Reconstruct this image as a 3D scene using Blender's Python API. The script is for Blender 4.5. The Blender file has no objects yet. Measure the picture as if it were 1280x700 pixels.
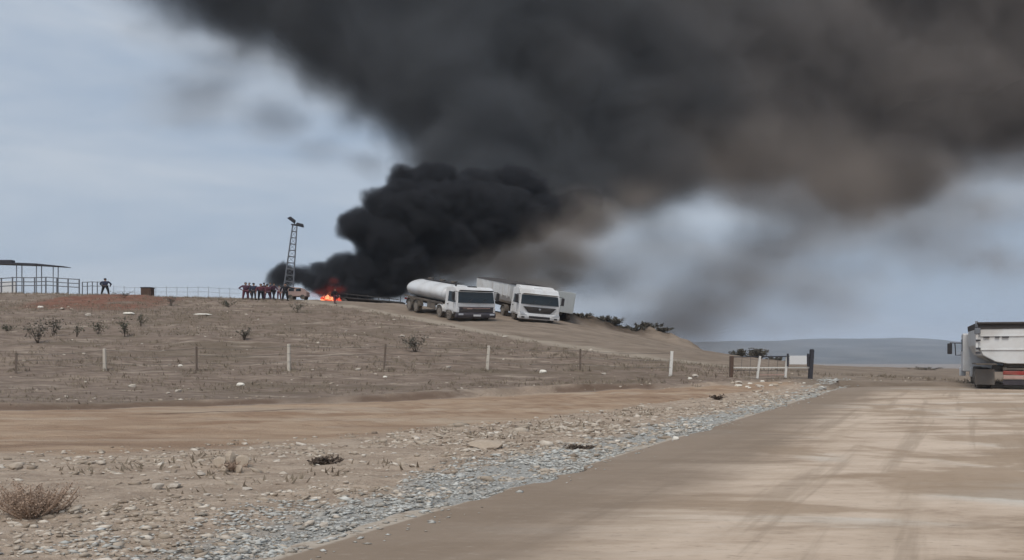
import bpy, bmesh, math, random
import numpy as np
from mathutils import Vector, Matrix, Euler

SC = bpy.context.scene
COL = SC.collection
R = math.radians
random.seed(7)
RNG = np.random.default_rng(11)

# ------------------------------------------------------------------ camera
CAM_Z = 1.9
cam_d = bpy.data.cameras.new("camera")
cam = bpy.data.objects.new("camera", cam_d)
COL.objects.link(cam)
cam.location = (0, 0, CAM_Z)
cam.rotation_euler = (R(90), 0, 0)
cam_d.sensor_width = 36
cam_d.lens = 28.125
cam_d.shift_y = 90 / 1280
cam_d.clip_start = 0.2
cam_d.clip_end = 30000
SC.camera = cam

# ------------------------------------------------------------------ render settings
SC.view_settings.view_transform = 'Standard'
SC.view_settings.look = 'None'
SC.view_settings.exposure = 0.6
SC.view_settings.gamma = 1.0
SC.view_settings.use_curve_mapping = False
cy = SC.cycles
cy.max_bounces = 5
cy.diffuse_bounces = 2
cy.glossy_bounces = 2
cy.volume_bounces = 1
cy.transparent_max_bounces = 8
cy.volume_step_rate = 2.0
cy.volume_max_steps = 256
cy.use_adaptive_sampling = True
cy.adaptive_threshold = 0.02
cy.use_denoising = True

# ------------------------------------------------------------------ sky and sun
SUN_EL, SUN_AZ = R(58), R(200)      # azimuth clockwise from +Y: behind the camera, to the left
world = bpy.data.worlds.new("World")
SC.world = world
world.use_nodes = True
nt = world.node_tree
nt.nodes.clear()
def N(t, typ, **kw):
    n = t.nodes.new(typ)
    for k, v in kw.items():
        setattr(n, k, v)
    return n
def L(t, a, b):
    t.links.new(a, b)
w_out = N(nt, "ShaderNodeOutputWorld")
w_bg = N(nt, "ShaderNodeBackground")
w_sky = N(nt, "ShaderNodeTexSky", sky_type='NISHITA', sun_disc=False)
w_sky.sun_elevation = SUN_EL
w_sky.sun_rotation = SUN_AZ
w_sky.air_density = 1.3
w_sky.dust_density = 2.0
SKY_STRENGTH = 0.068
w_bg.inputs["Strength"].default_value = SKY_STRENGTH
w_tc = N(nt, "ShaderNodeTexCoord")
w_map = N(nt, "ShaderNodeMapping")
w_map.inputs["Scale"].default_value = (1.0, 1.0, 4.2)
w_map.inputs["Location"].default_value = (0.35, 0.0, 0.55)
w_noise = N(nt, "ShaderNodeTexNoise")
w_noise.inputs["Scale"].default_value = 2.1
w_noise.inputs["Detail"].default_value = 6
w_noise.inputs["Roughness"].default_value = 0.52
w_noise.inputs["Distortion"].default_value = 0.35
w_ramp = N(nt, "ShaderNodeValToRGB")
w_ramp.color_ramp.elements[0].position = 0.36
w_ramp.color_ramp.elements[0].color = (3.3, 4.2, 5.5, 1)
w_ramp.color_ramp.elements[1].position = 0.62
w_ramp.color_ramp.elements[1].color = (5.2, 5.75, 6.5, 1)
w_mix = N(nt, "ShaderNodeMix", data_type='RGBA')
w_mix.inputs[0].default_value = 0.90
L(nt, w_tc.outputs["Generated"], w_map.inputs["Vector"])
L(nt, w_map.outputs["Vector"], w_noise.inputs["Vector"])
L(nt, w_noise.outputs["Fac"], w_ramp.inputs["Fac"])
L(nt, w_sky.outputs["Color"], w_mix.inputs[6])
L(nt, w_ramp.outputs["Color"], w_mix.inputs[7])
L(nt, w_mix.outputs[2], w_bg.inputs["Color"])
L(nt, w_bg.outputs["Background"], w_out.inputs["Surface"])

sun_d = bpy.data.lights.new("sun", 'SUN')
sun_d.energy = 1.5
sun_d.angle = R(25)
sun_d.color = (1.0, 0.93, 0.83)
sun = bpy.data.objects.new("sun", sun_d)
COL.objects.link(sun)
sdir = Vector((math.sin(SUN_AZ) * math.cos(SUN_EL), math.cos(SUN_AZ) * math.cos(SUN_EL), math.sin(SUN_EL)))
sun.rotation_euler = sdir.to_track_quat('Z', 'Y').to_euler()

# ------------------------------------------------------------------ naming helpers
def tag(o, label=None, cat=None, group=None, kind=None):
    if label: o["label"] = label
    if cat: o["category"] = cat
    if group: o["group"] = group
    if kind: o["kind"] = kind
    return o
def empty(name, loc=(0, 0, 0), rot=(0, 0, 0)):
    o = bpy.data.objects.new(name, None)
    o.empty_display_size = 0.3
    o.location = loc
    o.rotation_euler = rot
    COL.objects.link(o)
    return o
def link_mesh(name, me, mat=None, parent=None):
    o = bpy.data.objects.new(name, me)
    COL.objects.link(o)
    if mat is not None:
        for m in (mat if isinstance(mat, (list, tuple)) else [mat]):
            me.materials.append(m)
    if parent is not None:
        o.parent = parent
    return o
def copy_tree(o, parent=None):
    c = o.copy()
    COL.objects.link(c)
    if parent is not None:
        c.parent = parent
    for ch in list(o.children):
        copy_tree(ch, c)
    return c

# ------------------------------------------------------------------ material helpers
def rgb(r, g, b):
    def f(c):
        c /= 255.0
        return c / 12.92 if c <= 0.04045 else ((c + 0.055) / 1.055) ** 2.4
    return (f(r), f(g), f(b))
def new_mat(name):
    m = bpy.data.materials.new(name)
    m.use_nodes = True
    t = m.node_tree
    return m, t, t.nodes["Principled BSDF"]
def mixcol(t, fac, a, b):
    n = N(t, "ShaderNodeMix", data_type='RGBA')
    for i, v in ((0, fac), (6, a), (7, b)):
        if hasattr(v, "is_linked"):
            L(t, v, n.inputs[i])
        elif i == 0:
            n.inputs[0].default_value = v
        else:
            n.inputs[i].default_value = (v[0], v[1], v[2], 1)
    return n.outputs[2]
def noise(t, vec, scale, detail=4, rough=0.55, dist=0.0):
    n = N(t, "ShaderNodeTexNoise")
    n.inputs["Scale"].default_value = scale
    n.inputs["Detail"].default_value = detail
    n.inputs["Roughness"].default_value = rough
    n.inputs["Distortion"].default_value = dist
    if vec is not None:
        L(t, vec, n.inputs["Vector"])
    return n.outputs["Fac"]
def ramp(t, fac, lo, hi):
    n = N(t, "ShaderNodeMapRange")
    n.interpolation_type = 'SMOOTHSTEP'
    n.inputs["From Min"].default_value = lo
    n.inputs["From Max"].default_value = hi
    L(t, fac, n.inputs["Value"])
    return n.outputs["Result"]
def mathn(t, op, a, b=None):
    n = N(t, "ShaderNodeMath", operation=op)
    for i, v in enumerate((a, b)):
        if v is None: continue
        if hasattr(v, "is_linked"): L(t, v, n.inputs[i])
        else: n.inputs[i].default_value = v
    return n.outputs[0]
def coords(t, scale=(1, 1, 1), rot=(0, 0, 0)):
    tc = N(t, "ShaderNodeTexCoord")
    mp = N(t, "ShaderNodeMapping")
    mp.inputs["Scale"].default_value = scale
    mp.inputs["Rotation"].default_value = rot
    L(t, tc.outputs["Object"], mp.inputs["Vector"])
    return mp.outputs["Vector"]
def bump(t, bsdf, h, strength, dist=0.02):
    b = N(t, "ShaderNodeBump")
    b.inputs["Strength"].default_value = strength
    b.inputs["Distance"].default_value = dist
    L(t, h, b.inputs["Height"])
    L(t, b.outputs["Normal"], bsdf.inputs["Normal"])
def attr(t, name):
    n = N(t, "ShaderNodeAttribute", attribute_name=name)
    return n.outputs["Fac"]
def simple(name, col, rough=0.6, var=0.12, scale=6.0, metallic=0.0, dust=0.0, dustcol=(0.24, 0.19, 0.145), spec=0.5, bumps=0.0):
    """Paint / metal / rubber with tone variation, and dust lying in cloudy patches."""
    m, t, b = new_mat(name)
    v = coords(t)
    n1 = noise(t, v, scale, 5, 0.6)
    dark = tuple(c * (1 - var) for c in col)
    lite = tuple(min(1, c * (1 + var)) for c in col)
    c = mixcol(t, n1, dark, lite)
    if dust > 0:
        n2 = noise(t, v, scale * 0.45, 6, 0.65, 0.6)
        f = mathn(t, 'MULTIPLY', ramp(t, n2, 0.32, 0.72), dust)
        c = mixcol(t, f, c, dustcol)
    L(t, c, b.inputs["Base Color"])
    b.inputs["Roughness"].default_value = rough
    b.inputs["Metallic"].default_value = metallic
    b.inputs["Specular IOR Level"].default_value = spec
    if bumps:
        bump(t, b, n1, bumps, 0.01)
    return m
def emit_mat(name, col, strength):
    m, t, b = new_mat(name)
    v = coords(t)
    n1 = noise(t, v, 1.6, 4, 0.6)
    c = mixcol(t, ramp(t, n1, 0.35, 0.65), tuple(x * 0.45 for x in col), col)
    b.inputs["Base Color"].default_value = (0.02, 0.01, 0.01, 1)
    L(t, c, b.inputs["Emission Color"])
    b.inputs["Emission Strength"].default_value = strength
    return m

# ------------------------------------------------------------------ numpy noise
def _hash(ix, iy, seed):
    h = (ix.astype(np.int64) * 374761393 + iy.astype(np.int64) * 668265263 + seed * 1442695041) & 0xFFFFFFFF
    h = ((h ^ (h >> 13)) * 1274126177) & 0xFFFFFFFF
    return ((h ^ (h >> 16)) & 0xFFFF) / 65535.0
def vnoise(x, y, seed=0):
    x = np.asarray(x, float); y = np.asarray(y, float)
    ix = np.floor(x); iy = np.floor(y)
    fx = x - ix; fy = y - iy
    fx = fx * fx * (3 - 2 * fx); fy = fy * fy * (3 - 2 * fy)
    a = _hash(ix, iy, seed); b = _hash(ix + 1, iy, seed)
    c = _hash(ix, iy + 1, seed); d = _hash(ix + 1, iy + 1, seed)
    return (a + (b - a) * fx) * (1 - fy) + (c + (d - c) * fx) * fy
def fbm(x, y, seed=0, octv=4):
    s = 0; a = 0.5
    for i in range(octv):
        s = s + a * vnoise(np.asarray(x) * 2 ** i + 17.3 * i, np.asarray(y) * 2 ** i - 9.1 * i, seed + i)
        a *= 0.5
    return s / (1 - 0.5 ** octv)
def sstep(a, b, x):
    t = np.clip((np.asarray(x, float) - a) / (b - a), 0, 1)
    return t * t * (3 - 2 * t)

# ------------------------------------------------------------------ terrain shape
ROAD_D = np.array((0.489, 0.872))            # heading of the concrete road
ROAD_N = np.array((0.872, -0.489))           # to its right
ROAD_P = np.array((-2.26, 7.3))              # a point on its left edge
ROAD_W = 13.0
ROAD_END = 44.3
def road_uv(x, y):
    dx = x - ROAD_P[0]; dy = y - ROAD_P[1]
    return dx * ROAD_N[0] + dy * ROAD_N[1], dx * ROAD_D[0] + dy * ROAD_D[1]
def edge_wobble(s):
    return 0.13 * np.sin(s * 0.75 + 0.6) + 0.22 * (vnoise(s * 0.5, s * 0 + 3, 5) - 0.5) + 0.22 * (vnoise(s * 1.7, s * 0 + 8, 6) - 0.5) + 0.12 * (vnoise(s * 6.0, s * 0 + 9, 7) - 0.5)
SKY_X = np.array([-400, -57.6, -35, -24, -12.6, -3, 5.4, 10.8, 16.2, 19.8, 23.4, 32.4, 50, 80, 400])
SKY_Z = np.array([9.6, 8.9, 8.35, 8.15, 7.75, 6.9, 5.7, 4.6, 3.3, 2.4, 1.75, 0.45, -.12, -.35, -1.5])
_xs = np.linspace(-400, 400, 1601)
_zs = np.interp(_xs, SKY_X, SKY_Z)
_k = np.hanning(15); _k /= _k.sum()
_zs[8:-8] = np.convolve(_zs, _k, 'same')[8:-8]
def seg_dist(x, y, pts):
    best = np.full(np.shape(x), 1e9); side = np.zeros(np.shape(x))
    for (x0, y0), (x1, y1) in zip(pts[:-1], pts[1:]):
        dx, dy = x1 - x0, y1 - y0
        l2 = dx * dx + dy * dy
        t = np.clip(((x - x0) * dx + (y - y0) * dy) / l2, 0, 1)
        d = np.hypot(x - (x0 + t * dx), y - (y0 + t * dy))
        cr = dx * (y - y0) - dy * (x - x0)
        side = np.where(d < best, np.sign(cr), side)
        best = np.minimum(best, d)
    return best, side
MOUND = [(4.5, 92.0), (8, 93.5), (12, 94.5), (15.5, 94.5), (19.5, 93.0)]
def terrain(x, y, fine=True):
    x = np.asarray(x, float); y = np.asarray(y, float)
    s = np.interp(x, _xs, _zs)
    t = (y - 39.5) / 50.5
    k = 0.05
    up = k * np.logaddexp(0, t / k)
    r = 1 - k * np.logaddexp(0, (1 - up) / k)
    z = s * r + k * 0
    z = np.where(y < 25, 0 * z, z)
    z = z - 0.13
    # beyond the crest the land falls away to the valley
    fall = np.clip((y - 98 - 25 * sstep(0, 6, s)) / 330, 0, 1) ** 1.35
    z = z + (-34 - z) * sstep(0, 1, fall ** 0.8) 
    if fine:
        near = 1 - sstep(120, 260, y)
        u, v = road_uv(x, y)
        inroad = (u > -0.5) & (u < ROAD_W + .5) & (y < ROAD_END + 1)
        und = (fbm(x * 0.10, y * 0.14, 3, 4) - 0.5) * 0.55 * sstep(20, 55, y)
        mid = (fbm(x * 0.55, y * 0.8, 21, 4) - 0.5) * (0.10 + 0.16 * sstep(30, 60, y))
        sml = (fbm(x * 2.2, y * 2.6, 31, 4) - 0.5) * (0.06 + 0.08 * (1 - sstep(-1.5, 0.5, y - track_near(x))))
        z = z + near * np.where(inroad, 0, und + mid + sml)
        z = np.where(inroad, np.minimum(z, -0.10), z)
        # spoil bank beside the hilltop road
        d, _ = seg_dist(x, y, MOUND)
        z = z + np.exp(-(d / 2.0) ** 2) * (0.35 + 2.0 * (fbm(x * .55, y * .55, 41, 4)))
        # low lip on the far side of the dirt track
        yl = track_far(x)
        z = z + 0.34 * sstep(0, .5, y - yl - .3) * np.exp(-np.clip(y - yl, 0, None) / 4.0) * (0.3 + vnoise(x * .35, y * 0, 51)) * (1 - sstep(8, 14, x))
        # wheel ruts along the dirt track
        mid_ = .5 * (track_far(x) + track_near(x))
        for off in (-3.2, -1.3, 1.6, 3.4):
            q = (y - mid_ - off - 1.2 * (fbm(x * .08, y * 0 + off, 55, 3) - .5)) / .38
            z = z + near * .07 * ((np.exp(-(q - 1.5) ** 2) + np.exp(-(q + 1.5) ** 2)) * .8 - np.exp(-q ** 2)) * (.3 + vnoise(x * .4, y * 0 + off, 57)) * sstep(-60, -50, x) * (1 - sstep(12, 16, x))
        # red earth heap
        z = z + 0.55 * np.exp(-((x + 41.5) / 6.5) ** 2 - ((y - 84) / 4.5) ** 2) * (0.6 + 0.8 * fbm(x * .6, y * .6, 61, 3))
    return z
def track_far(x):
    return np.interp(x, [-60, -17, -7, 0, 8, 14, 17, 40], [27, 27.5, 31, 36, 40, 43.5, 45.5, 47])
def track_near(x):
    return np.interp(x, [-60, -10, -5, 0, 6, 11, 15, 40], [13.5, 15.5, 18.5, 23.5, 31, 37.5, 43, 46])
def tz(x, y):
    return float(terrain(np.array([x]), np.array([y]))[0])
def ground(px, py, y0=6.0, y1=130.0):
    """Where the sight line through a photo pixel meets the ground."""
    ys = np.geomspace(y0, y1, 3000)
    xs = (px - 640) / 1000 * ys
    zs = CAM_Z - (py - 440) / 1000 * ys
    dz = zs - terrain(xs, ys)
    hit = np.nonzero(dz <= 0)[0]
    i = hit[0] if len(hit) else int(np.argmin(np.abs(dz[ys < 97])))
    return Vector((xs[i], ys[i], float(terrain(xs[i:i+1], ys[i:i+1])[0])))
def at(px, Y, py=None):
    x = (px - 640) / 1000 * Y
    return Vector((x, Y, tz(x, Y) if py is None else CAM_Z - (py - 440) / 1000 * Y))
def slope_rot(x, y, yaw):
    """Euler that stands a thing of local up = ground normal, facing yaw."""
    e = 1.5
    nx = (terrain(x - e, y, False) - terrain(x + e, y, False)) / (2 * e)
    ny = (terrain(x, y - e, False) - terrain(x, y + e, False)) / (2 * e)
    n = Vector((float(nx), float(ny), 1)).normalized()
    q = Vector((0, 0, 1)).rotation_difference(n)
    return (q.to_matrix() @ Matrix.Rotation(yaw, 3, 'Z')).to_euler()

# ------------------------------------------------------------------ ground sheet
def graded(lo, hi, core_lo, core_hi, step, grow):
    a = list(np.arange(core_lo, core_hi + 1e-6, step))
    s = step; v = a[-1]
    while v < hi:
        s *= grow; v += s; a.append(v)
    s = step; v = a[0]; pre = []
    while v > lo:
        s *= grow; v -= s; pre.append(v)
    return np.array(pre[::-1] + a)
gx = graded(-6000, 6000, -26, 26, 0.22, 1.045)
gy1 = np.arange(4.5, 50, 0.2)
gy2 = np.arange(50, 100, 0.4)
gy = np.concatenate([-np.geomspace(1, 600, 14)[::-1] + 4.0, gy1, gy2, 100 + np.geomspace(0.6, 7000, 70)])
GX, GY = np.meshgrid(gx, gy)
fx, fy = GX.ravel(), GY.ravel()
fz = terrain(fx, fy)
nyr, nxr = GX.shape
idx = np.arange(nyr * nxr).reshape(nyr, nxr)
quads = np.stack([idx[:-1, :-1], idx[:-1, 1:], idx[1:, 1:], idx[1:, :-1]], -1).reshape(-1, 4)
gm = bpy.data.meshes.new("ground")
gm.vertices.add(len(fx)); gm.vertices.foreach_set("co", np.stack([fx, fy, fz], -1).ravel())
gm.loops.add(quads.size); gm.loops.foreach_set("vertex_index", quads.ravel().astype(np.int32))
gm.polygons.add(len(quads)); gm.polygons.foreach_set("loop_start", np.arange(0, quads.size, 4, dtype=np.int32))
gm.polygons.foreach_set("use_smooth", np.ones(len(quads), bool))
gm.update(); gm.validate()
def set_attr(me, name, vals):
    a = me.attributes.new(name, 'FLOAT', 'POINT')
    a.data.foreach_set("value", np.asarray(vals, np.float32))
u, v = road_uv(fx, fy)
wob = (fbm(fx * .5, fy * .5, 71, 4) - .5)
gw = 1 - .45 * sstep(14, 36, fy)
m_gravel = sstep(-2.6 * gw, -.9 * gw, u + 2.0 * wob * gw) * (1 - sstep(0.3, 0.6, u)) * (1 - sstep(34, 46, fy)) * .9
m_track = sstep(-1.5, 1.2, fy - track_near(fx) + 3.0 * wob) * (1 - sstep(-0.8, 0.8, fy - track_far(fx) + 1.6 * wob))
m_slope = sstep(-1.0, 2.0, fy - track_far(fx) + 2 * wob)
# the haul road that climbs from the gate to the hilltop
HL = [(-40, 95), (-23.5, 88.5), (-21, 85.5), (-10, 76), (-2.5, 68), (4.0, 62), (10.5, 58), (17, 53.5)]
hlx = [p[0] for p in HL]; hly = [p[1] for p in HL]
haul_left = np.interp(fx, hlx + [60], hly + [46])
m_haul = sstep(-1.2, 1.2, fy - haul_left + 2.0 * wob) * (1 - sstep(100, 112, fy))
dl, _ = seg_dist(fx, fy, HL[1:])
m_pale = np.exp(-((dl - .3) / (0.75 + .35 * sstep(0, 14, fx))) ** 2) * sstep(.2, .55, fbm(fx * .25, fy * .25, 81, 3) + .12)
dr, _ = seg_dist(fx, fy, [(7, 88), (10, 87), (14, 84), (19, 84), (23, 88)])
m_pale = np.maximum(m_pale, .55 * np.exp(-(dr / .5) ** 2))
m_red = np.exp(-((fx + 41.5) / 6.8) ** 4 - ((fy - 82) / 8.0) ** 4) * sstep(.25, .5, fbm(fx * .3, fy * .3, 91, 3) + .15)
dm, _ = seg_dist(fx, fy, MOUND)
m_lip_shade = np.exp(-((fy - track_far(fx) - .45 - .35 * wob) / .30) ** 2) * sstep(.42, .6, fbm(fx * .22, fy * 0, 95, 3) + .22 * (1 - sstep(-14, -6, fx))) * (1 - sstep(6, 12, fx))  # shadow of the small eroded bank, painted as a dark line
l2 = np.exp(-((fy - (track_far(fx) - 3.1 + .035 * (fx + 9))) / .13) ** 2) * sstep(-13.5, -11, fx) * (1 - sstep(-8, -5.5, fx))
m_lip_shade = np.maximum(m_lip_shade, l2)
m_mound = np.exp(-(dm / 2.6) ** 2)
m_beyond = sstep(13.5, 17.5, fx + 2 * wob) * sstep(40, 43, fy)
for nm, vals in (("m_gravel", m_gravel), ("m_track", m_track), ("m_slope", m_slope), ("m_haul", m_haul), ("m_pale", m_pale), ("m_red", m_red), ("m_mound", m_mound), ("m_beyond", m_beyond), ("m_lip_shade", m_lip_shade)):
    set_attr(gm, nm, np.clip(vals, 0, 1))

M_ground, t, b = new_mat("dry_earth")
vs = coords(t, (0.35, 1.0, 1.0))
vi = coords(t)
nA = noise(t, vs, 0.34, 7, 0.62)
nB = noise(t, vs, 3.0, 6, 0.65)
nC = noise(t, vi, 14.0, 5, 0.7)
nD = noise(t, coords(t, (0.25, 1.0, 1.0)), 0.9, 8, 0.66, 0.3)
soil = mixcol(t, ramp(t, nB, .3, .7), (0.315, 0.243, 0.186), (0.475, 0.38, 0.297))
soil = mixcol(t, mathn(t, 'MULTIPLY', ramp(t, nC, .52, .75), .55), soil, (0.58, 0.51, 0.425))
soil = mixcol(t, mathn(t, 'MULTIPLY', ramp(t, nC, .48, .3), .6), soil, (0.20, 0.158, 0.12))
slope = mixcol(t, ramp(t, nB, .3, .7), (0.146, 0.108, 0.085), (0.272, 0.214, 0.172))
slope = mixcol(t, mathn(t, 'MULTIPLY', ramp(t, nD, .54, .68), .75), slope, (0.41, 0.345, 0.28))
nS = noise(t, coords(t, (0.16, 1.3, 1.0)), 1.6, 6, .65, .3)
slope = mixcol(t, mathn(t, 'MULTIPLY', ramp(t, nS, .46, .32), .6), slope, (0.115, 0.088, 0.068))
slope = mixcol(t, mathn(t, 'MULTIPLY', ramp(t, nA, .50, .64), .7), slope, (0.145, 0.115, 0.084))
slope = mixcol(t, mathn(t, 'MULTIPLY', ramp(t, nA, .44, .32), .5), slope, (0.34, 0.272, 0.212))
track = mixcol(t, ramp(t, nD, .3, .7), (0.275, 0.182, 0.122), (0.43, 0.320, 0.228))
track = mixcol(t, mathn(t, 'MULTIPLY', ramp(t, nB, .45, .3), .5), track, (0.21, 0.138, 0.092))
nE = noise(t, coords(t, (0.07, 0.9, 1.0), (0, 0, R(14))), 0.55, 7, 0.62, 0.2)
track = mixcol(t, mathn(t, 'MULTIPLY', ramp(t, nE, .52, .66), .6), track, (0.45, 0.37, 0.29))
track = mixcol(t, mathn(t, 'MULTIPLY', ramp(t, nE, .45, .34), .55), track, (0.195, 0.125, 0.085))
grav = mixcol(t, ramp(t, nC, .35, .65), (0.28, 0.268, 0.245), (0.46, 0.455, 0.43))
haul = mixcol(t, ramp(t, nD, .3, .7), (0.185, 0.145, 0.112), (0.285, 0.230, 0.183))
red = mixcol(t, ramp(t, nB, .3, .7), (0.14, 0.066, 0.046), (0.25, 0.135, 0.098))
moundc = mixcol(t, ramp(t, nB, .35, .65), (0.050, 0.040, 0.030), (0.13, 0.098, 0.076))
edge = mathn(t, 'SUBTRACT', nB, .5)
def zone(name, sharp=.25):
    f = mathn(t, 'ADD', attr(t, name), mathn(t, 'MULTIPLY', edge, .9))
    n = N(t, "ShaderNodeMapRange"); n.inputs["From Min"].default_value = .5 - sharp; n.inputs["From Max"].default_value = .5 + sharp
    L(t, f, n.inputs["Value"])
    return n.outputs["Result"]
c = mixcol(t, zone("m_slope"), soil, slope)
c = mixcol(t, zone("m_track"), c, track)
c = mixcol(t, mathn(t, 'MULTIPLY', zone("m_lip_shade", .4), .8), c, (0.125, 0.082, 0.060))  # dark bank shade mixed into the ground colour
c = mixcol(t, zone("m_gravel"), c, grav)
c = mixcol(t, zone("m_haul", .15), c, haul)
c = mixcol(t, zone("m_mound"), c, moundc)
c = mixcol(t, zone("m_beyond"), c, haul)
c = mixcol(t, zone("m_red"), c, red)
c = mixcol(t, mathn(t, 'MULTIPLY', zone("m_pale", .4), .75), c, (0.36, 0.31, 0.25))
L(t, c, b.inputs["Base Color"])
b.inputs["Roughness"].default_value = 0.95
b.inputs["Specular IOR Level"].default_value = 0.15
hsum = mathn(t, 'ADD', mathn(t, 'MULTIPLY', nB, 1.0), mathn(t, 'MULTIPLY', nC, .5))
bump(t, b, hsum, 0.9, 0.12)
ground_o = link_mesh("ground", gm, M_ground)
tag(ground_o, "dry stony ground rising from the verge to the hilltop", kind='structure')

# ------------------------------------------------------------------ far hills
def hill_mesh():
    xs = np.linspace(-6500, 6500, 260); ys = np.linspace(2300, 5200, 60)
    X, Y = np.meshgrid(xs, ys)
    ridge = 44 + 40 * (fbm(X * .0011, Y * 0 + 2.2, 101, 4) - .5) * 2
    prof = np.sin(np.clip((Y - 2300) / 1900, 0, 1) * math.pi / 2) ** 1.2
    Z = -38 + (ridge + 40) * prof * (0.86 + .28 * fbm(X * .003, Y * .003, 111, 4))
    Z = np.where(Y > 4300, Z - (Y - 4300) * .02, Z)
    n0, n1 = X.shape
    idx = np.arange(n0 * n1).reshape(n0, n1)
    q = np.stack([idx[:-1, :-1], idx[:-1, 1:], idx[1:, 1:], idx[1:, :-1]], -1).reshape(-1, 4)
    me = bpy.data.meshes.new("hills")
    me.from_pydata(np.stack([X.ravel(), Y.ravel(), Z.ravel()], -1).tolist(), [], q.tolist())
    for p in me.polygons: p.use_smooth = True
    return me
M_hill, t, b = new_mat("far_hillside")
vv = coords(t, (1, 1, 2))
c = mixcol(t, ramp(t, noise(t, vv, .006, 6, .6), .35, .65), (0.038, 0.040, 0.038), (0.11, 0.102, 0.092))
L(t, c, b.inputs["Base Color"]); b.inputs["Roughness"].default_value = 1
hills = link_mesh("hills", hill_mesh(), M_hill)
tag(hills, "low range of hills across the valley, fading to blue", kind='structure')

# ------------------------------------------------------------------ concrete road
def road_outline():
    left = []
    for s in np.arange(-40, 38.5, 0.12):
        w = float(edge_wobble(np.array([s]))[0]) * (1 - float(sstep(30, 38, s)))
        p = ROAD_P + ROAD_D * s + ROAD_N * (-w)
        left.append((p[0], p[1]))
    p = ROAD_P + ROAD_D * 39.6; left.append((p[0], p[1]))
    for a in np.linspace(0.15, 1, 8):
        q = np.array(left[-1])
        left.append((17.4 + 5.5 * a, 42.45 + (ROAD_END - 42.45) * math.sin(a * math.pi / 2)))
    left.append((34, ROAD_END + .25)); left.append((90, ROAD_END + .8))
    right = [(90, 31.0), (32.5, 30.5)]
    for s in np.arange(24, -41, -4.0):
        p = ROAD_P + ROAD_D * s + ROAD_N * ROAD_W
        right.append((p[0], p[1]))
    return left, right
left_edge, right_edge = road_outline()
bm = bmesh.new()
ring = [bm.verts.new((x, y, 0.0)) for x, y in left_edge + right_edge]
bm.faces.new(ring)
low = [bm.verts.new((v.co.x, v.co.y, -0.32)) for v in ring]
n = len(ring)
for i in range(n):
    bm.faces.new((ring[i], low[i], low[(i + 1) % n], ring[(i + 1) % n]))
bmesh.ops.triangulate(bm, faces=[f for f in bm.faces if len(f.verts) > 4])
bmesh.ops.recalc_face_normals(bm, faces=bm.faces)
rm = bpy.data.meshes.new("road"); bm.to_mesh(rm); bm.free()
M_road, t, b = new_mat("muddy_concrete")
ang = math.atan2(ROAD_D[1], ROAD_D[0])
# frame turned so that local x runs along the road
tc = N(t, "ShaderNodeTexCoord")
sep = N(t, "ShaderNodeVectorMath", operation='SUBTRACT'); sep.inputs[1].default_value = (ROAD_P[0], ROAD_P[1], 0)
L(t, tc.outputs["Object"], sep.inputs[0])
rotn = N(t, "ShaderNodeVectorRotate", rotation_type='Z_AXIS'); rotn.inputs["Angle"].default_value = -ang
L(t, sep.outputs[0], rotn.inputs["Vector"])
sx = N(t, "ShaderNodeSeparateXYZ"); L(t, rotn.outputs[0], sx.inputs[0])
lat = mathn(t, 'MULTIPLY', sx.outputs["Y"], -1.0)       # metres in from the left edge
def vec_scaled(src, s):
    m_ = N(t, "ShaderNodeMapping"); m_.inputs["Scale"].default_value = s
    L(t, src, m_.inputs["Vector"]); return m_.outputs["Vector"]
nlong = noise(t, vec_scaled(rotn.outputs[0], (.10, .8, 1)), 1.0, 5, .6, .4)
ncross = noise(t, vec_scaled(tc.outputs["Object"], (.34, 1.1, 1)), 0.8, 9, .68, .3)
nfine = noise(t, vec_scaled(tc.outputs["Object"], (.7, 1.8, 1)), 6.0, 6, .7)
npatch = noise(t, vec_scaled(tc.outputs["Object"], (.3, .55, 1)), .55, 5, .55, .8)
base = mixcol(t, ramp(t, ncross, .33, .66), (0.41, 0.315, 0.236), (0.565, 0.458, 0.362))
# worn pale concrete showing through in patches
base = mixcol(t, mathn(t, 'MULTIPLY', ramp(t, npatch, .50, .68), .75), base, (0.54, 0.515, 0.465))
# mud film in streaks
base = mixcol(t, mathn(t, 'MULTIPLY', ramp(t, ncross, .47, .33), .75), base, (0.27, 0.205, 0.148))
base = mixcol(t, mathn(t, 'MULTIPLY', ramp(t, nlong, .52, .70), .45), base, (0.31, 0.24, 0.175))
ntrk = noise(t, vec_scaled(rotn.outputs[0], (.05, 1.1, 1)), 1.3, 6, .6, .3)
base = mixcol(t, mathn(t, 'MULTIPLY', ramp(t, ntrk, .47, .36), .5), base, (0.285, 0.222, 0.165))
ntrk2 = noise(t, vec_scaled(tc.outputs['Object'], (.5, .8, 1)), .35, 6, .6, .6)
base = mixcol(t, mathn(t, 'MULTIPLY', ramp(t, ntrk2, .48, .56), .72), base, (0.30, 0.220, 0.152))
# damp mud band along the edge
latn = mathn(t, 'ADD', lat, mathn(t, 'MULTIPLY', mathn(t, 'SUBTRACT', nlong, .5), 2.4))
latn = mathn(t, 'ADD', latn, mathn(t, 'MULTIPLY', mathn(t, 'SUBTRACT', ncross, .5), 1.8))
band = mathn(t, 'MULTIPLY', ramp(t, latn, 3.4, 1.2), .85)
base = mixcol(t, band, base, (0.215, 0.166, 0.125))
lip = ramp(t, lat, .12, .05)  # lit top of the slab edge, painted as a broken pale line
lip_lit = mathn(t, 'MULTIPLY', lip, ramp(t, nfine, .30, .55))
base = mixcol(t, mathn(t, 'MULTIPLY', lip_lit, .65), base, (0.50, 0.445, 0.375))
sy2 = N(t, "ShaderNodeSeparateXYZ"); L(t, tc.outputs["Object"], sy2.inputs[0])
fare = mathn(t, 'ADD', sy2.outputs["Y"], mathn(t, 'MULTIPLY', mathn(t, 'SUBTRACT', ncross, .5), 14.0))
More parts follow.
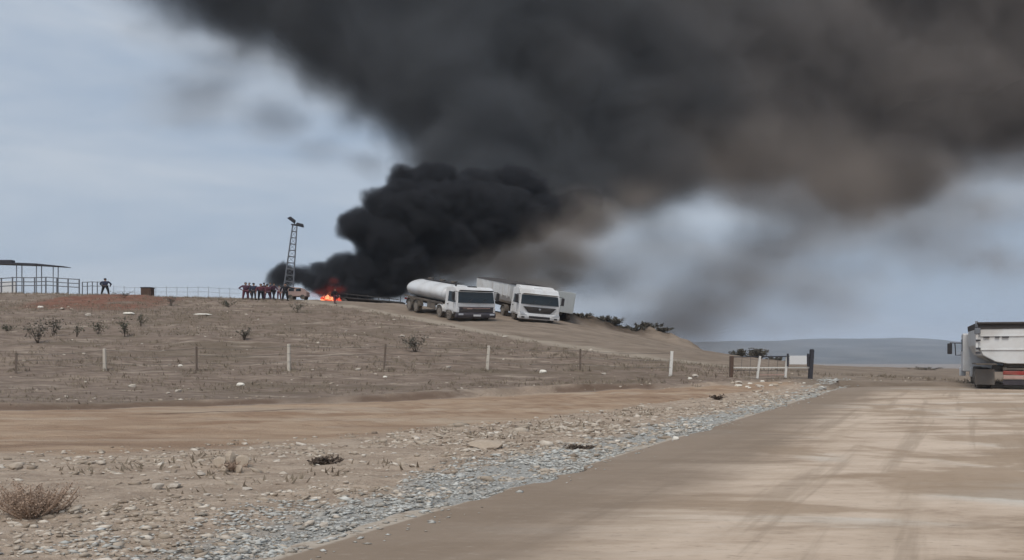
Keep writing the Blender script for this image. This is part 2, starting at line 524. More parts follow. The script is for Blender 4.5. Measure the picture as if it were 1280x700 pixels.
base = mixcol(t, mathn(t, 'MULTIPLY', ramp(t, fare, 36, 46), .9), base, (0.27, 0.215, 0.168))
base = mixcol(t, mathn(t, 'MULTIPLY', ramp(t, nfine, .55, .8), .35), base, (0.56, 0.51, 0.44))
base = mixcol(t, mathn(t, 'MULTIPLY', ramp(t, nfine, .46, .26), .6), base, (0.19, 0.148, 0.112))
L(t, base, b.inputs["Base Color"])
b.inputs["Roughness"].default_value = .9
b.inputs["Specular IOR Level"].default_value = .2
bump(t, b, mathn(t, 'ADD', ncross, mathn(t, 'MULTIPLY', nfine, .4)), .5, .05)
road = link_mesh("road", rm, M_road)
tag(road, "pale muddy concrete road running away to the right", kind='structure')

# ------------------------------------------------------------------ mesh builders
class MB:
    def __init__(self):
        self.bm = bmesh.new()
    def box(self, c, s, rot=None, taper=(1, 1), bevel=0.0):
        """Box centred at c of size s; the top is scaled by taper."""
        vs = []
        for dz in (-.5, .5):
            k = (1, 1) if dz < 0 else taper
            for dx, dy in ((-.5, -.5), (.5, -.5), (.5, .5), (-.5, .5)):
                p = Vector((dx * s[0] * k[0], dy * s[1] * k[1], dz * s[2]))
                if rot is not None: p = rot @ p
                vs.append(self.bm.verts.new(Vector(c) + p))
        fs = [(3, 2, 1, 0), (4, 5, 6, 7), (0, 1, 5, 4), (1, 2, 6, 5), (2, 3, 7, 6), (3, 0, 4, 7)]
        faces = [self.bm.faces.new([vs[i] for i in f]) for f in fs]
        if bevel:
            es = list({e for f in faces for e in f.edges})
            bmesh.ops.bevel(self.bm, geom=es, offset=bevel, segments=2, affect='EDGES', profile=.6)
        return self
    def tube(self, pts, r, n=8, caps=True):
        pts = [Vector(p) for p in pts]
        rs = r if isinstance(r, (list, tuple)) else [r] * len(pts)
        rings = []
        for i, p in enumerate(pts):
            d = (pts[min(i + 1, len(pts) - 1)] - pts[max(i - 1, 0)]).normalized()
            up = Vector((0, 0, 1)) if abs(d.z) < .9 else Vector((1, 0, 0))
            a = d.cross(up).normalized(); b_ = a.cross(d).normalized()
            rings.append([self.bm.verts.new(p + (a * math.cos(2 * math.pi * k / n) + b_ * math.sin(2 * math.pi * k / n)) * rs[i]) for k in range(n)])
        for q0, q1 in zip(rings[:-1], rings[1:]):
            for k in range(n):
                self.bm.faces.new((q0[k], q0[(k + 1) % n], q1[(k + 1) % n], q1[k]))
        if caps:
            self.bm.faces.new(rings[0]); self.bm.faces.new(rings[-1])
        return self
    def prism(self, prof, x0, x1, axis='x', bevel=0.0):
        """Extrude a (y,z) profile along x, or an (x,z) profile along y."""
        def P3(a, p): return (a, p[0], p[1]) if axis == 'x' else (p[0], a, p[1])
        r0 = [self.bm.verts.new(P3(x0, p)) for p in prof]
        r1 = [self.bm.verts.new(P3(x1, p)) for p in prof]
        n = len(prof)
        fs = [self.bm.faces.new((r0[i], r0[(i + 1) % n], r1[(i + 1) % n], r1[i])) for i in range(n)]
        fs += [self.bm.faces.new(r0), self.bm.faces.new(r1)]
        if bevel:
            es = list({e for f in fs for e in f.edges})
            bmesh.ops.bevel(self.bm, geom=es, offset=bevel, segments=2, affect='EDGES', profile=.6)
        return self
    def loft(self, rings, caps=True):
        rr = [[self.bm.verts.new(p) for p in r] for r in rings]
        n = len(rr[0])
        for q0, q1 in zip(rr[:-1], rr[1:]):
            for k in range(n):
                self.bm.faces.new((q0[k], q0[(k + 1) % n], q1[(k + 1) % n], q1[k]))
        if caps:
            self.bm.faces.new(rr[0]); self.bm.faces.new(rr[-1])
        return self
    def quad(self, pts):
        self.bm.faces.new([self.bm.verts.new(p) for p in pts])
        return self
    def me(self, name, smooth=False):
        bmesh.ops.recalc_face_normals(self.bm, faces=self.bm.faces)
        m = bpy.data.meshes.new(name)
        self.bm.to_mesh(m); self.bm.free()
        if smooth:
            for p in m.polygons: p.use_smooth = True
        return m
    def build(self, name, mat, parent=None, smooth=False, loc=None, rot=None):
        o = link_mesh(name, self.me(name, smooth), mat, parent)
        if loc is not None: o.location = loc
        if rot is not None: o.rotation_euler = rot
        return o

# ------------------------------------------------------------------ haze
M_haze, t, b = new_mat("pale_air")
t.nodes.remove(b)
pv = N(t, "ShaderNodeVolumePrincipled")
pv.inputs["Color"].default_value = (0.76, 0.86, 1.0, 1)
pv.inputs["Density"].default_value = 0.00017
L(t, pv.outputs["Volume"], t.nodes["Material Output"].inputs["Volume"])
hz = MB(); hz.box((0, 2000, 60), (16400, 14400, 240))
haze = hz.build("haze", M_haze)
tag(haze, "thin pale haze over the valley", kind='stuff')

# ------------------------------------------------------------------ smoke (real volumes, density grids made by geometry nodes)
def gnode(tr, typ, **kw):
    n = tr.nodes.new(typ)
    for k, v in kw.items(): setattr(n, k, v)
    return n
def make_smoke(name, bounds, res, puffs, warp, warp_scale, noises, k, lo, hi, dens, col, label, drift=None, power=1.0):
    """puffs: (x,y,z, rx,ry,rz, weight).  noises: (kind, scale, amount, detail)."""
    tr = bpy.data.node_groups.new(name + "_density", "GeometryNodeTree")
    tr.interface.new_socket("Geometry", in_out='OUTPUT', socket_type='NodeSocketGeometry')
    out = gnode(tr, "NodeGroupOutput")
    pos = gnode(tr, "GeometryNodeInputPosition").outputs[0]
    def lk(a, b_): tr.links.new(a, b_)
    def m(op, *args):
        n = gnode(tr, "ShaderNodeMath", operation=op)
        for i, a in enumerate(args):
            if hasattr(a, "is_linked"): lk(a, n.inputs[i])
            else: n.inputs[i].default_value = a
        return n.outputs[0]
    def vm(op, a, b_):
        n = gnode(tr, "ShaderNodeVectorMath", operation=op)
        for i, q in enumerate((a, b_)):
            if q is None: continue
            if hasattr(q, "is_linked"): lk(q, n.inputs[i])
            else: n.inputs[i].default_value = q
        return n
    nz = gnode(tr, "ShaderNodeTexNoise"); nz.inputs["Scale"].default_value = warp_scale; nz.inputs["Detail"].default_value = 3
    lk(pos, nz.inputs["Vector"])
    w = vm('SUBTRACT', nz.outputs["Color"], (.5, .5, .5)).outputs[0]
    sc = gnode(tr, "ShaderNodeVectorMath", operation='SCALE'); lk(w, sc.inputs[0]); sc.inputs["Scale"].default_value = warp
    p = vm('ADD', pos, sc.outputs[0]).outputs[0]
    acc = None
    for (x, y, z, rx, ry, rz, wt) in puffs:
        d = vm('SUBTRACT', p, (x, y, z)).outputs[0]
        d = vm('MULTIPLY', d, (1 / rx, 1 / ry, 1 / rz)).outputs[0]
        ln = vm('LENGTH', d, None).outputs["Value"]
        f = m('MULTIPLY_ADD', ln, -wt, wt) if wt != 1 else m('SUBTRACT', 1.0, ln)
        acc = f if acc is None else m('SMOOTH_MAX', acc, f, k)
    for kind, s, amt, det in noises:
        if kind == 'vor':
            n = gnode(tr, "ShaderNodeTexVoronoi"); n.feature = 'F1'
            n.inputs["Scale"].default_value = s
            lk(p, n.inputs["Vector"])
            acc = m('ADD', acc, m('MULTIPLY', m('SUBTRACT', .45, n.outputs["Distance"]), amt))
        else:
            n = gnode(tr, "ShaderNodeTexNoise")
            n.inputs["Scale"].default_value = s; n.inputs["Detail"].default_value = det; n.inputs["Roughness"].default_value = .58
            vec = p
            if kind == 'streak':
                vec = vm('MULTIPLY', p, (.45, .6, 1.15)).outputs[0]
            lk(vec, n.inputs["Vector"])
            acc = m('ADD', acc, m('MULTIPLY', m('SUBTRACT', n.outputs["Fac"], .5), amt))
    mr = gnode(tr, "ShaderNodeMapRange"); mr.interpolation_type = 'SMOOTHSTEP'
    mr.inputs["From Min"].default_value = lo; mr.inputs["From Max"].default_value = hi
    lk(acc, mr.inputs["Value"])
    res_d = mr.outputs["Result"]
    if power != 1.0: res_d = m('POWER', res_d, power)
    vc = gnode(tr, "GeometryNodeVolumeCube")
    lk(res_d, vc.inputs["Density"])
    vc.inputs["Min"].default_value = bounds[0]; vc.inputs["Max"].default_value = bounds[1]
    for i, a in enumerate("XYZ"): vc.inputs["Resolution " + a].default_value = res[i]
    mat = bpy.data.materials.new(name + "_volume"); mat.use_nodes = True
    t = mat.node_tree; t.nodes.remove(t.nodes["Principled BSDF"])
    pv = N(t, "ShaderNodeVolumePrincipled")
    pv.inputs["Density"].default_value = dens
    pv.inputs["Color"].default_value = (*col, 1)
    if drift:      # older smoke downwind is paler and browner than fresh soot
        sx_ = N(t, "ShaderNodeSeparateXYZ"); L(t, coords(t), sx_.inputs[0])
        nn = mathn(t, 'MULTIPLY', mathn(t, 'SUBTRACT', noise(t, coords(t), .04, 2), .5), 70.0)
        L(t, mixcol(t, ramp(t, mathn(t, 'ADD', sx_.outputs[0], nn), drift[0], drift[1]), col, drift[2]), pv.inputs["Color"])
    L(t, pv.outputs["Volume"], t.nodes["Material Output"].inputs["Volume"])
    sm = gnode(tr, "GeometryNodeSetMaterial"); sm.inputs["Material"].default_value = mat
    lk(vc.outputs["Volume"], sm.inputs["Geometry"])
    lk(sm.outputs["Geometry"], out.inputs["Geometry"])
    vd = bpy.data.volumes.new(name)
    vd.materials.append(mat)
    o = bpy.data.objects.new(name, vd); COL.objects.link(o)
    md = o.modifiers.new("density", 'NODES'); md.node_group = tr
    tag(o, label, kind='stuff')
    return o
def puff(px, py, r, Y, asp=1.0, dy=None, wt=1.0):
    """A smoke puff standing Y metres out, sized by how wide and tall it looks."""
    s = Y / 1000
    return ((px - 640) * s, Y, CAM_Z + (440 - py) * s, r * s * asp, (dy if dy else r * s * asp), r * s, wt)

col_p = [puff(*a) for a in (
    (356, 345, 20, 108, 1.15), (374, 346, 17, 108, 1.3), (392, 352, 17, 108, 1.4), (404, 340, 17, 107, 1.2), (428, 335, 24, 107, 1.2), (420, 356, 22, 106, 1.5),
    (450, 345, 32, 107, 1.3), (447, 282, 25, 106, 1.25), (462, 292, 28, 108, 1.2), (484, 305, 40, 108, 1.2), (482, 262, 32, 110, 1.2),
    (502, 240, 22, 112, 1.3), (505, 221, 15, 113, 1.9), (540, 222, 19, 115, 2.0), (500, 330, 38, 109, 1.3), (530, 270, 52, 111, 1.3), (555, 300, 42, 112, 1.3),
    (590, 268, 52, 114, 1.3), (625, 272, 46, 117, 1.3), (660, 270, 36, 120, 1.4), (684, 270, 24, 123, 1.7), (708, 262, 20, 124, 1.8), (730, 252, 16, 125, 2.0), (560, 322, 26, 112, 1.3), (598, 306, 26, 114, 1.3),
    (480, 358, 22, 108, 1.6), (640, 240, 36, 122, 1.6), (450, 366, 14, 106, 2.4), (595, 238, 30, 121, 1.6))]
make_smoke("smoke", ((-34, 97, 7), (14, 136, 33)), (250, 150, 134), col_p, 1.8, .34,
           [('vor', .24, .33, 0), ('vor', .60, .20, 0), ('fbm', .5, .40, 5), ('fbm', 1.6, .30, 3)], .12, .02, .34, 1.25, (.075, .077, .088),
           "dense black smoke column boiling up from the fire, with rounded lobes on its left edge")

cloud_p = [puff(*a) for a in (
    (330, -60, 130, 150, 1.3, 22), (430, 20, 120, 150, 1.2, 22), (500, 70, 110, 148, 1.2, 22), (430, -60, 150, 155, 1.4, 24), (560, 120, 95, 145, 1.3, 20),
    (620, 170, 75, 138, 1.4, 16), (640, 60, 130, 150, 1.4, 24), (640, -60, 150, 160, 1.5, 26), (720, 150, 100, 146, 1.4, 20), (790, 80, 130, 152, 1.4, 24),
    (700, 215, 65, 134, 1.4, 13), (770, 205, 70, 140, 1.5, 14), (850, 150, 100, 150, 1.5, 20), (850, -50, 150, 165, 1.5, 26), (950, 80, 130, 160, 1.5, 24), (950, 165, 85, 155, 1.5, 18),
    (1050, 130, 110, 165, 1.5, 22), (1050, -30, 150, 170, 1.6, 26), (1150, 100, 120, 170, 1.5, 22), (1250, 60, 140, 175, 1.5, 26), (1270, 120, 90, 175, 1.5, 20),
    (1400, 60, 160, 180, 1.6, 28), (1400, -60, 170, 185, 1.6, 28), (1200, -60, 150, 178, 1.6, 26), (1550, 40, 190, 190, 1.6, 30), (250, -80, 110, 150, 1.3, 20), (1080, 205, 65, 162, 1.6, 15),
    (610, 225, 62, 128, 1.4, 12), (665, 240, 66, 130, 1.4, 12), (720, 245, 60, 132, 1.5, 11), (245, -55, 82, 150, 1.3, 18), (305, -5, 68, 150, 1.4, 14), (800, 230, 66, 138, 1.6, 12), (560, 195, 50, 132, 1.5, 10))]
make_smoke("smoke", ((-95, 96, 18), (215, 226, 110)), (410, 150, 180), cloud_p, 11.0, .045,
           [('fbm', .030, .72, 5), ('fbm', .10, .50, 6), ('fbm', .34, .30, 4)], .22, -.04, .62, .30, (.182, .193, .210),
           "broad dark grey smoke cloud spreading across the upper sky", power=1.3, drift=(-5, 80, (.37, .335, .318)))

wisp_p = [puff(*a) for a in (
    (520, 340, 34, 111, 2.0, 6), (560, 345, 36, 112, 1.9, 6), (620, 335, 44, 114, 1.9, 8), (690, 312, 48, 118, 1.8, 9), (640, 362, 24, 112, 3.5, 6), (735, 282, 44, 124, 1.5, 9),
    (490, 364, 20, 110, 2.8, 5), (790, 250, 40, 132, 1.7, 10, .8), (850, 228, 46, 140, 1.8, 10), (930, 228, 60, 146, 1.8, 11), (900, 205, 70, 142, 2.0, 12), (990, 220, 76, 148, 2.0, 12),
    (1130, 232, 62, 160, 1.9, 13), (1070, 252, 66, 156, 1.7, 13), (1010, 276, 78, 152, 1.7, 12), (968, 310, 74, 150, 1.6, 12), (925, 348, 68, 150, 1.6, 12), (882, 384, 60, 150, 1.7, 11), (850, 410, 46, 150, 2.6, 11),
    (1210, 215, 60, 168, 1.9, 12), (1290, 195, 60, 172, 1.9, 12), (1130, 290, 64, 160, 2.2, 12, .7), (1220, 262, 60, 166, 2.2, 12, .7), (1050, 335, 64, 154, 2.2, 11, .6), (960, 405, 40, 150, 3.0, 9, .45), (760, 395, 30, 140, 2.6, 8, .4), (760, 345, 66, 138, 1.9, 11, .75), (830, 318, 66, 142, 1.8, 11, .7), (1000, 365, 64, 150, 2.2, 11, .7), (1240, 320, 60, 166, 2.4, 12, .45))]
make_smoke("smoke", ((-30, 100, -4), (142, 186, 56)), (300, 120, 110), wisp_p, 9.0, .06,
           [('streak', .055, .75, 6), ('fbm', .20, .48, 6)], .28, -.08, 1.2, .18, (.56, .495, .45),
           "thin brown grey smoke drifting down behind the parked trucks and to the right", power=1.3)

left_p = [puff(*a) for a in ((225, 20, 60, 150, 1.8, 9), (290, 70, 52, 150, 1.6, 9), (250, 120, 60, 150, 1.6, 9), (340, 150, 46, 150, 1.6, 8), (180, -10, 50, 150, 1.8, 8), (400, 185, 36, 150, 1.8, 7), (460, 205, 26, 146, 2.2, 6))]
make_smoke("smoke", ((-92, 134, 28), (-14, 166, 84)), (170, 70, 120), left_p, 8.0, .06,
           [('streak', .07, 1.3, 6), ('fbm', .2, .4, 4)], .25, .0, 1.1, .10, (.42, .42, .43),
           "faint grey smoke veil trailing at the left edge of the big cloud", power=1.3)

low_p = [puff(*a) for a in ((470, 362, 20, 110, 2.4, 5), (520, 350, 30, 112, 2.2, 6), (580, 338, 38, 113, 2.0, 7), (640, 330, 46, 116, 1.8, 8), (700, 318, 40, 118, 1.7, 8),
    (650, 362, 26, 114, 3.0, 6), (560, 365, 22, 112, 3.0, 5), (660, 285, 44, 122, 1.7, 8), (730, 280, 42, 124, 1.6, 9), (690, 345, 26, 118, 2.2, 6), (600, 376, 18, 113, 3.5, 5), (655, 378, 18, 115, 3.0, 5), (450, 364, 16, 110, 2.6, 4), (505, 368, 16, 111, 3.0, 4), (540, 372, 14, 111, 3.0, 4))]
make_smoke("smoke", ((-30, 100, -1), (28, 142, 34)), (150, 100, 90), low_p, 6.0, .09,
           [('streak', .09, .9, 5), ('fbm', .3, .4, 4)], .22, .04, .95, .42, (.41, .38, .355),
           "brownish grey smoke hanging low behind the parked trucks", power=1.2)

# ------------------------------------------------------------------ paints
M_white = simple("dusty_white_paint", (0.70, 0.71, 0.72), .45, .06, 1.2, dust=.5, dustcol=(.42, .36, .30))
M_tank = simple("grey_white_tank_paint", (0.62, 0.64, 0.66), .5, .08, .8, dust=.35, dustcol=(.40, .35, .30))
M_tub = simple("white_tub_paint", (0.70, 0.71, 0.71), .5, .05, 1.0, dust=.55, dustcol=(.40, .36, .32))
M_greybox = simple("pale_grey_panel", (0.42, 0.45, 0.46), .6, .06, 1.5, dust=.25, dustcol=(.33, .30, .27))
M_black = simple("black_plastic", (0.022, 0.021, 0.024), .55, .25, 4, dust=.35, dustcol=(.10, .08, .07))
M_purple = simple("dark_bumper_plastic", (0.038, 0.033, 0.042), .55, .25, 4, dust=.35, dustcol=(.12, .095, .085))
M_glass = simple("dark_glass", (0.014, 0.020, 0.024), .09, .3, 1.5, spec=.55)
M_rubber = simple("dusty_rubber", (0.035, 0.033, 0.031), .9, .2, 3, dust=.9, dustcol=(.22, .185, .15))
M_rim = simple("dusty_steel_rim", (0.20, 0.18, 0.16), .7, .2, 4, dust=.6)
M_frame = simple("muddy_chassis", (0.075, 0.065, 0.058), .8, .25, 2, dust=.8, dustcol=(.20, .165, .13))
M_lamp = simple("headlamp_lens", (0.55, 0.57, 0.60), .15, .1, 4)
M_redlamp = simple("red_lamp_lens", (0.30, 0.03, 0.025), .3, .2, 4, dust=.4)
M_bar = simple("faded_pink_bar", (0.46, 0.30, 0.26), .6, .2, 3, dust=.4)
M_tarp = simple("dark_tarp", (0.055, 0.048, 0.046), .85, .25, 2)
M_plate = simple("white_plate", (0.68, 0.68, 0.68), .5, .04, 6)
M_steel = simple("grey_galvanised_steel", (0.15, 0.16, 0.18), .6, .15, 5)
M_darksteel = simple("dark_steel", (0.035, 0.034, 0.042), .6, .2, 5)
M_rust = simple("rusty_steel", (0.10, 0.062, 0.045), .85, .3, 6, bumps=.3)
M_conc = simple("pale_concrete_post", (0.55, 0.50, 0.43), .9, .14, 7, bumps=.3)
M_wpost = simple("white_painted_post", (0.66, 0.64, 0.60), .7, .12, 6)
M_postrust = simple("rusty_angle_post", (0.15, 0.115, 0.092), .9, .25, 6)
M_wire = simple("grey_wire", (0.13, 0.115, 0.10), .7, .1, 5)
M_rock = simple("pale_limestone", (0.47, 0.42, 0.36), .95, .22, 7, bumps=.5, dust=.35, dustcol=(.34, .27, .21))
M_rock2 = simple("tan_stone", (0.42, 0.345, 0.27), .95, .25, 7, bumps=.5, dust=.4)
M_whiterock = simple("white_stone", (0.72, 0.68, 0.60), .9, .1, 7, bumps=.4)
M_chip = simple("blue_grey_gravel", (0.33, 0.35, 0.345), .95, .45, 1.4)
M_clod = simple("earth_clod", (0.36, 0.29, 0.225), 1.0, .25, 9, bumps=.6)
M_skin = simple("skin", (0.30, 0.18, 0.125), .6, .08, 8)
M_hair = simple("dark_hair", (0.012, 0.010, 0.010), .7, .2, 8)
M_leaf = simple("dull_green_leaf", (0.075, 0.078, 0.052), .8, .3, 3)
M_leafd = simple("dark_scrub_leaf", (0.105, 0.094, 0.074), .85, .35, 3)
M_twig = simple("dry_twig", (0.085, 0.062, 0.047), .9, .3, 5)
M_dry = simple("dry_weed", (0.38, 0.275, 0.205), .95, .3, 4)
M_grass = simple("dry_grass_blade", (0.22, 0.18, 0.135), .95, .35, .7)
M_char = simple("charred_steel", (0.030, 0.027, 0.026), .9, .4, 2.5, dust=.5, dustcol=(.10, .09, .085))
M_vanpink = simple("faded_pinkish_paint", (0.36, 0.25, 0.22), .6, .12, 1.5, dust=.4, dustcol=(.25, .2, .17))

# ------------------------------------------------------------------ vehicles
WS = 1.62          # how broad the trucks look beside their height
def ring_x(x, y, z, ry, rz, n=28, p=2.0):
    out = []
    for k in range(n):
        a = 2 * math.pi * k / n
        c_, s_ = math.cos(a), math.sin(a)
        out.append((x, y + ry * math.copysign(abs(c_) ** (2 / p), c_), z + rz * math.copysign(abs(s_) ** (2 / p), s_)))
    return out
_wheel_cache = {}
def wheel(parent, x, y, r, w, sgn):
    key = (round(r, 3), round(w, 3), sgn)
    if key not in _wheel_cache:
        tb = MB()
        prof = [(-.5, .62), (-.5, .92), (-.42, .99), (-.2, 1.0), (0, 1.0), (.2, 1.0), (.42, .99), (.5, .92), (.5, .62)]
        tb.loft([ring_x(a * w, 0, 0, q * r, q * r, 24) for a, q in prof], caps=True)
        tyre = tb.me("wheel", False)
        tyre.materials.append(M_rubber)
        rb = MB()
        s = sgn * w
        rb.loft([ring_x(s * .505, 0, 0, .61 * r, .61 * r, 24), ring_x(s * .52, 0, 0, .58 * r, .58 * r, 24), ring_x(s * .40, 0, 0, .50 * r, .50 * r, 24),
                 ring_x(s * .36, 0, 0, .25 * r, .25 * r, 24), ring_x(s * .56, 0, 0, .22 * r, .22 * r, 24), ring_x(s * .58, 0, 0, .12 * r, .12 * r, 24)])
        rimm = rb.me("rim", False); rimm.materials.append(M_rim)
        _wheel_cache[key] = (tyre, rimm)
    tyre, rimm = _wheel_cache[key]
    o = bpy.data.objects.new("wheel", tyre); COL.objects.link(o); o.parent = parent; o.location = (x, y, r)
    rr = bpy.data.objects.new("rim", rimm); COL.objects.link(rr); rr.parent = o
    return o
def mudguard(parent, x, y, r, w, mat):
    m = MB(); rings = []
    for k in range(11):
        a = math.pi * (k / 10) * .92 + .12
        for rr in (0,):
            c_, s_ = math.cos(a), math.sin(a)
        rings.append([(x - w / 2, y + c_ * r, r * .86 + s_ * r), (x + w / 2, y + c_ * r, r * .86 + s_ * r), (x + w / 2, y + c_ * (r + .05), r * .86 + s_ * (r + .05)), (x - w / 2, y + c_ * (r + .05), r * .86 + s_ * (r + .05))])
    m.loft(rings)
    return m.build("mudguard", mat, parent)
def cab_parts(root, W, H, style):
    """A forward-control cab: its front faces -Y at y = 0."""
    hw = W / 2
    zb = .80 if style == 'tipper' else .62
    wz0, wz1 = (1.68, 2.72) if style == 'tipper' else (1.72, 2.66)
    sl = .26
    prof = [(.03, zb), (0, zb + .15), (0, wz0), (sl, wz1 + .05), (.50, H - .03), (.9, H), (2.15, H - .03), (2.25, H - .2), (2.25, zb)]
    body = MB(); body.prism(prof, -hw, hw, bevel=.13)
    # draw the roof in a little
    for v_ in body.bm.verts:
        if v_.co.z > wz0:
            v_.co.x *= 1 - .055 * (v_.co.z - wz0) / (H - wz0)
    cab = body.build("cab", M_white, root)
    def on_front(z):       # y of the front skin at height z
        if z <= wz0: return 0.0
        return sl * (z - wz0) / (wz1 + .05 - wz0)
    ws = MB()
    za, zc = wz0 + .04, wz1
    hx0, hx1 = hw * .93, hw * .885
    ya, yc = on_front(za) - .02, on_front(zc) - .02
    pts = []
    for i in range(9):      # slightly bowed pane
        f = i / 8 * 2 - 1
        pts.append((f, .10 * f * f))
    front = [[(f * hx0, ya - .06 + q * .6, za) for f, q in pts], [(f * (hx0 + hx1) / 2, (ya + yc) / 2 - .07 + q * .6, (za + zc) / 2) for f, q in pts], [(f * hx1, yc - .06 + q * .6, zc) for f, q in pts]]
    vv_ = [[ws.bm.verts.new(p) for p in r] for r in front]
    bk = [[ws.bm.verts.new((p[0], p[1] + .09, p[2])) for p in r] for r in front]
    for i in range(2):
        for k in range(8):
            ws.bm.faces.new((vv_[i][k], vv_[i][k + 1], vv_[i + 1][k + 1], vv_[i + 1][k]))
            ws.bm.faces.new((bk[i][k], bk[i + 1][k], bk[i + 1][k + 1], bk[i][k + 1]))
    for k in range(8):
        ws.bm.faces.new((vv_[0][k], bk[0][k], bk[0][k + 1], vv_[0][k + 1])); ws.bm.faces.new((vv_[2][k], vv_[2][k + 1], bk[2][k + 1], bk[2][k]))
    for i in range(2):
        ws.bm.faces.new((vv_[i][0], vv_[i + 1][0], bk[i + 1][0], bk[i][0])); ws.bm.faces.new((vv_[i][8], bk[i][8], bk[i + 1][8], vv_[i + 1][8]))
    pane = ws.build("windshield", M_glass, root)
    # wipers and a paper on the dashboard ledge
    for sx_ in (-.45, .25):
        wp = MB(); wp.tube([(sx_ * hw, ya - .09, za + .02), (sx_ * hw + .55, (ya + yc) / 2 - .12, za + .42)], .018, 5)
        wp.build("wiper", M_black, root)
    for sg in (-1, 1):
        dr = MB(); dr.box((sg * (hw + .012), 1.15, (zb + wz0) / 2 + .10), (.05, 1.15, wz0 - zb - .15), bevel=.02)
        door = dr.build("door", M_white, root)
        h = MB(); h.box((sg * (hw + .055), 1.52, wz0 - .22), (.05, .22, .07), bevel=.012); h.build("handle", M_black, door)
        sw = MB()
        k0 = 1 - .055 * (.05) / (H - wz0); k1 = 1 - .055 * (zc - wz0) / (H - wz0)
        xa, xb = hw * k0 + .02, hw * k1 + .02
        quad = [(xa, .38, za + .02), (xa, 1.62, za + .02), (xb, 1.62, zc - .05), (xb, .62, zc - .05)]
        ring = [(sg * p[0], p[1], p[2]) for p in quad]; inner = [(sg * (p[0] - .06), p[1], p[2]) for p in quad]
        sw.loft([ring, inner]); sw.build("side_window", M_glass, root)
        mm = MB(); mx = sg * (hw + .30)
        mm.box((mx, .16, wz1 - .42), (.30, .16, .78), bevel=.05)
        mir = mm.build("mirror", M_black, root)
        for q0, q1 in (((sg * hw * .95, .25, wz1 + .04), (mx, .16, wz1 + .02)), ((sg * hw * .98, .25, wz0 + .12), (mx, .16, wz1 - .74))):
            ar = MB(); ar.tube([q0, q1], .03, 6); ar.build("mirror_arm", M_black, mir)
    sv = MB(); sv.box((0, .10, wz1 + .12), (hw * 1.72, .30, .05), rot=Matrix.Rotation(R(-22), 3, 'X'), bevel=.015)
    sv.build("sun_visor", M_black if style == 'tipper' else M_white, root)
    if style == 'tipper':
        g = MB(); g.prism([(-.06, .80), (-.07, 1.34), (.05, 1.38), (.05, .78)], -hw * .90, hw * .90, bevel=.02)
        gr = g.build("grille", M_purple, root)
        for k, z in enumerate((.98, 1.12, 1.25)):
            s = MB(); s.box((0, -.085, z), (W * (.70 if k else .8), .04, .045)); s.build("grille_slat", M_frame if k != 2 else M_bar, gr)
        em = MB(); em.box((-hw * .35, -.095, 1.20), (.55, .03, .10), bevel=.01); em.build("badge", M_bar, gr)
        bp = MB(); bp.prism([(-.16, .36), (-.20, .62), (-.10, .82), (.22, .82), (.22, .36)], -hw * 1.0, hw * 1.0, bevel=.04)
        bum = bp.build("bumper", M_purple, root)
        pl = MB(); pl.box((.05, -.21, .58), (.82, .03, .17)); pl.build("number_plate", M_plate, bum)
        for sg in (-1, 1):
            hl = MB(); hl.box((sg * hw * .80, -.17, .66), (.50, .10, .15), bevel=.03); hl.build("headlight", M_lamp, bum)
            cw = MB(); cw.box((sg * hw * .93, -.03, 1.06), (.24, .10, .46), bevel=.03); cw.build("corner_panel", M_white, root)
        lo_ = MB(); lo_.box((0, -.10, .44), (W * .74, .06, .05)); lo_.build("tow_bar", M_bar, bum)
    else:
        g = MB(); a, b_ = hw * .80, hw * .52
        front_ = [(-a, -.06, 1.52), (a, -.06, 1.52), (b_ + .1, -.08, 1.0), (b_ - .05, -.08, .93), (-b_ + .05, -.08, .93), (-b_ - .1, -.08, 1.0)]
        g.loft([front_, [(p[0], .06, p[2]) for p in front_]])
        gr = g.build("grille", M_black, root)
        for z, f in ((1.40, .70), (1.27, .64), (1.14, .58), (1.02, .50)):
            s = MB(); s.box((0, -.09, z), (2 * hw * f, .04, .035)); s.build("grille_slat", M_frame, gr)
        em = MB(); em.loft([ring_x(0, 0, 0, .12, .12, 16), ring_x(.02, 0, 0, .12, .12, 16)])
        e_ = em.build("badge", M_lamp, gr); e_.rotation_euler = (0, 0, R(90)); e_.location = (0, -.10, 1.32)
        bp = MB(); bp.prism([(-.16, .30), (-.20, .55), (-.12, .86), (.22, .86), (.22, .30)], -hw * 1.0, hw * 1.0, bevel=.05)
        bum = bp.build("bumper", M_white, root)
        ig = MB(); ig.box((0, -.195, .50), (hw * 1.02, .06, .24), bevel=.02); ig.build("lower_grille", M_black, bum)
        for sg in (-1, 1):
            hl = MB(); hl.prism([(sg * hw * .62, .66), (sg * hw * .93, .70), (sg * hw * .95, .98), (sg * hw * .80, .92)], -.20, -.06, axis='y'); hl.build("headlight", M_lamp, bum)
            fl = MB(); fl.box((sg * hw * .80, -.19, .46), (.34, .08, .14), bevel=.02); fl.build("fog_lamp", M_black, bum)
    for sg in (-1, 1):
        for z in (.42, .66):
            st = MB(); st.box((sg * (hw - .12), 1.25, z), (.30, .62, .06)); st.build("step", M_frame, root)
    ax = MB(); ax.box((0, .95, H + .035), (.9, .30, .10), bevel=.03); ax.build("roof_beacon", M_plate if style != 'tipper' else M_black, root)
    return cab
def chassis(root, y0, y1, hx, z=.98):
    for sg in (-1, 1):
        c_ = MB(); c_.box((sg * hx, (y0 + y1) / 2, z), (.16, y1 - y0, .26)); c_.build("chassis_rail", M_frame, root)
    c_ = MB()
    for y in np.arange(y0 + .3, y1, 1.2): c_.box((0, y, z), (2 * hx - .16, .14, .18))
    c_.build("cross_members", M_frame, root)

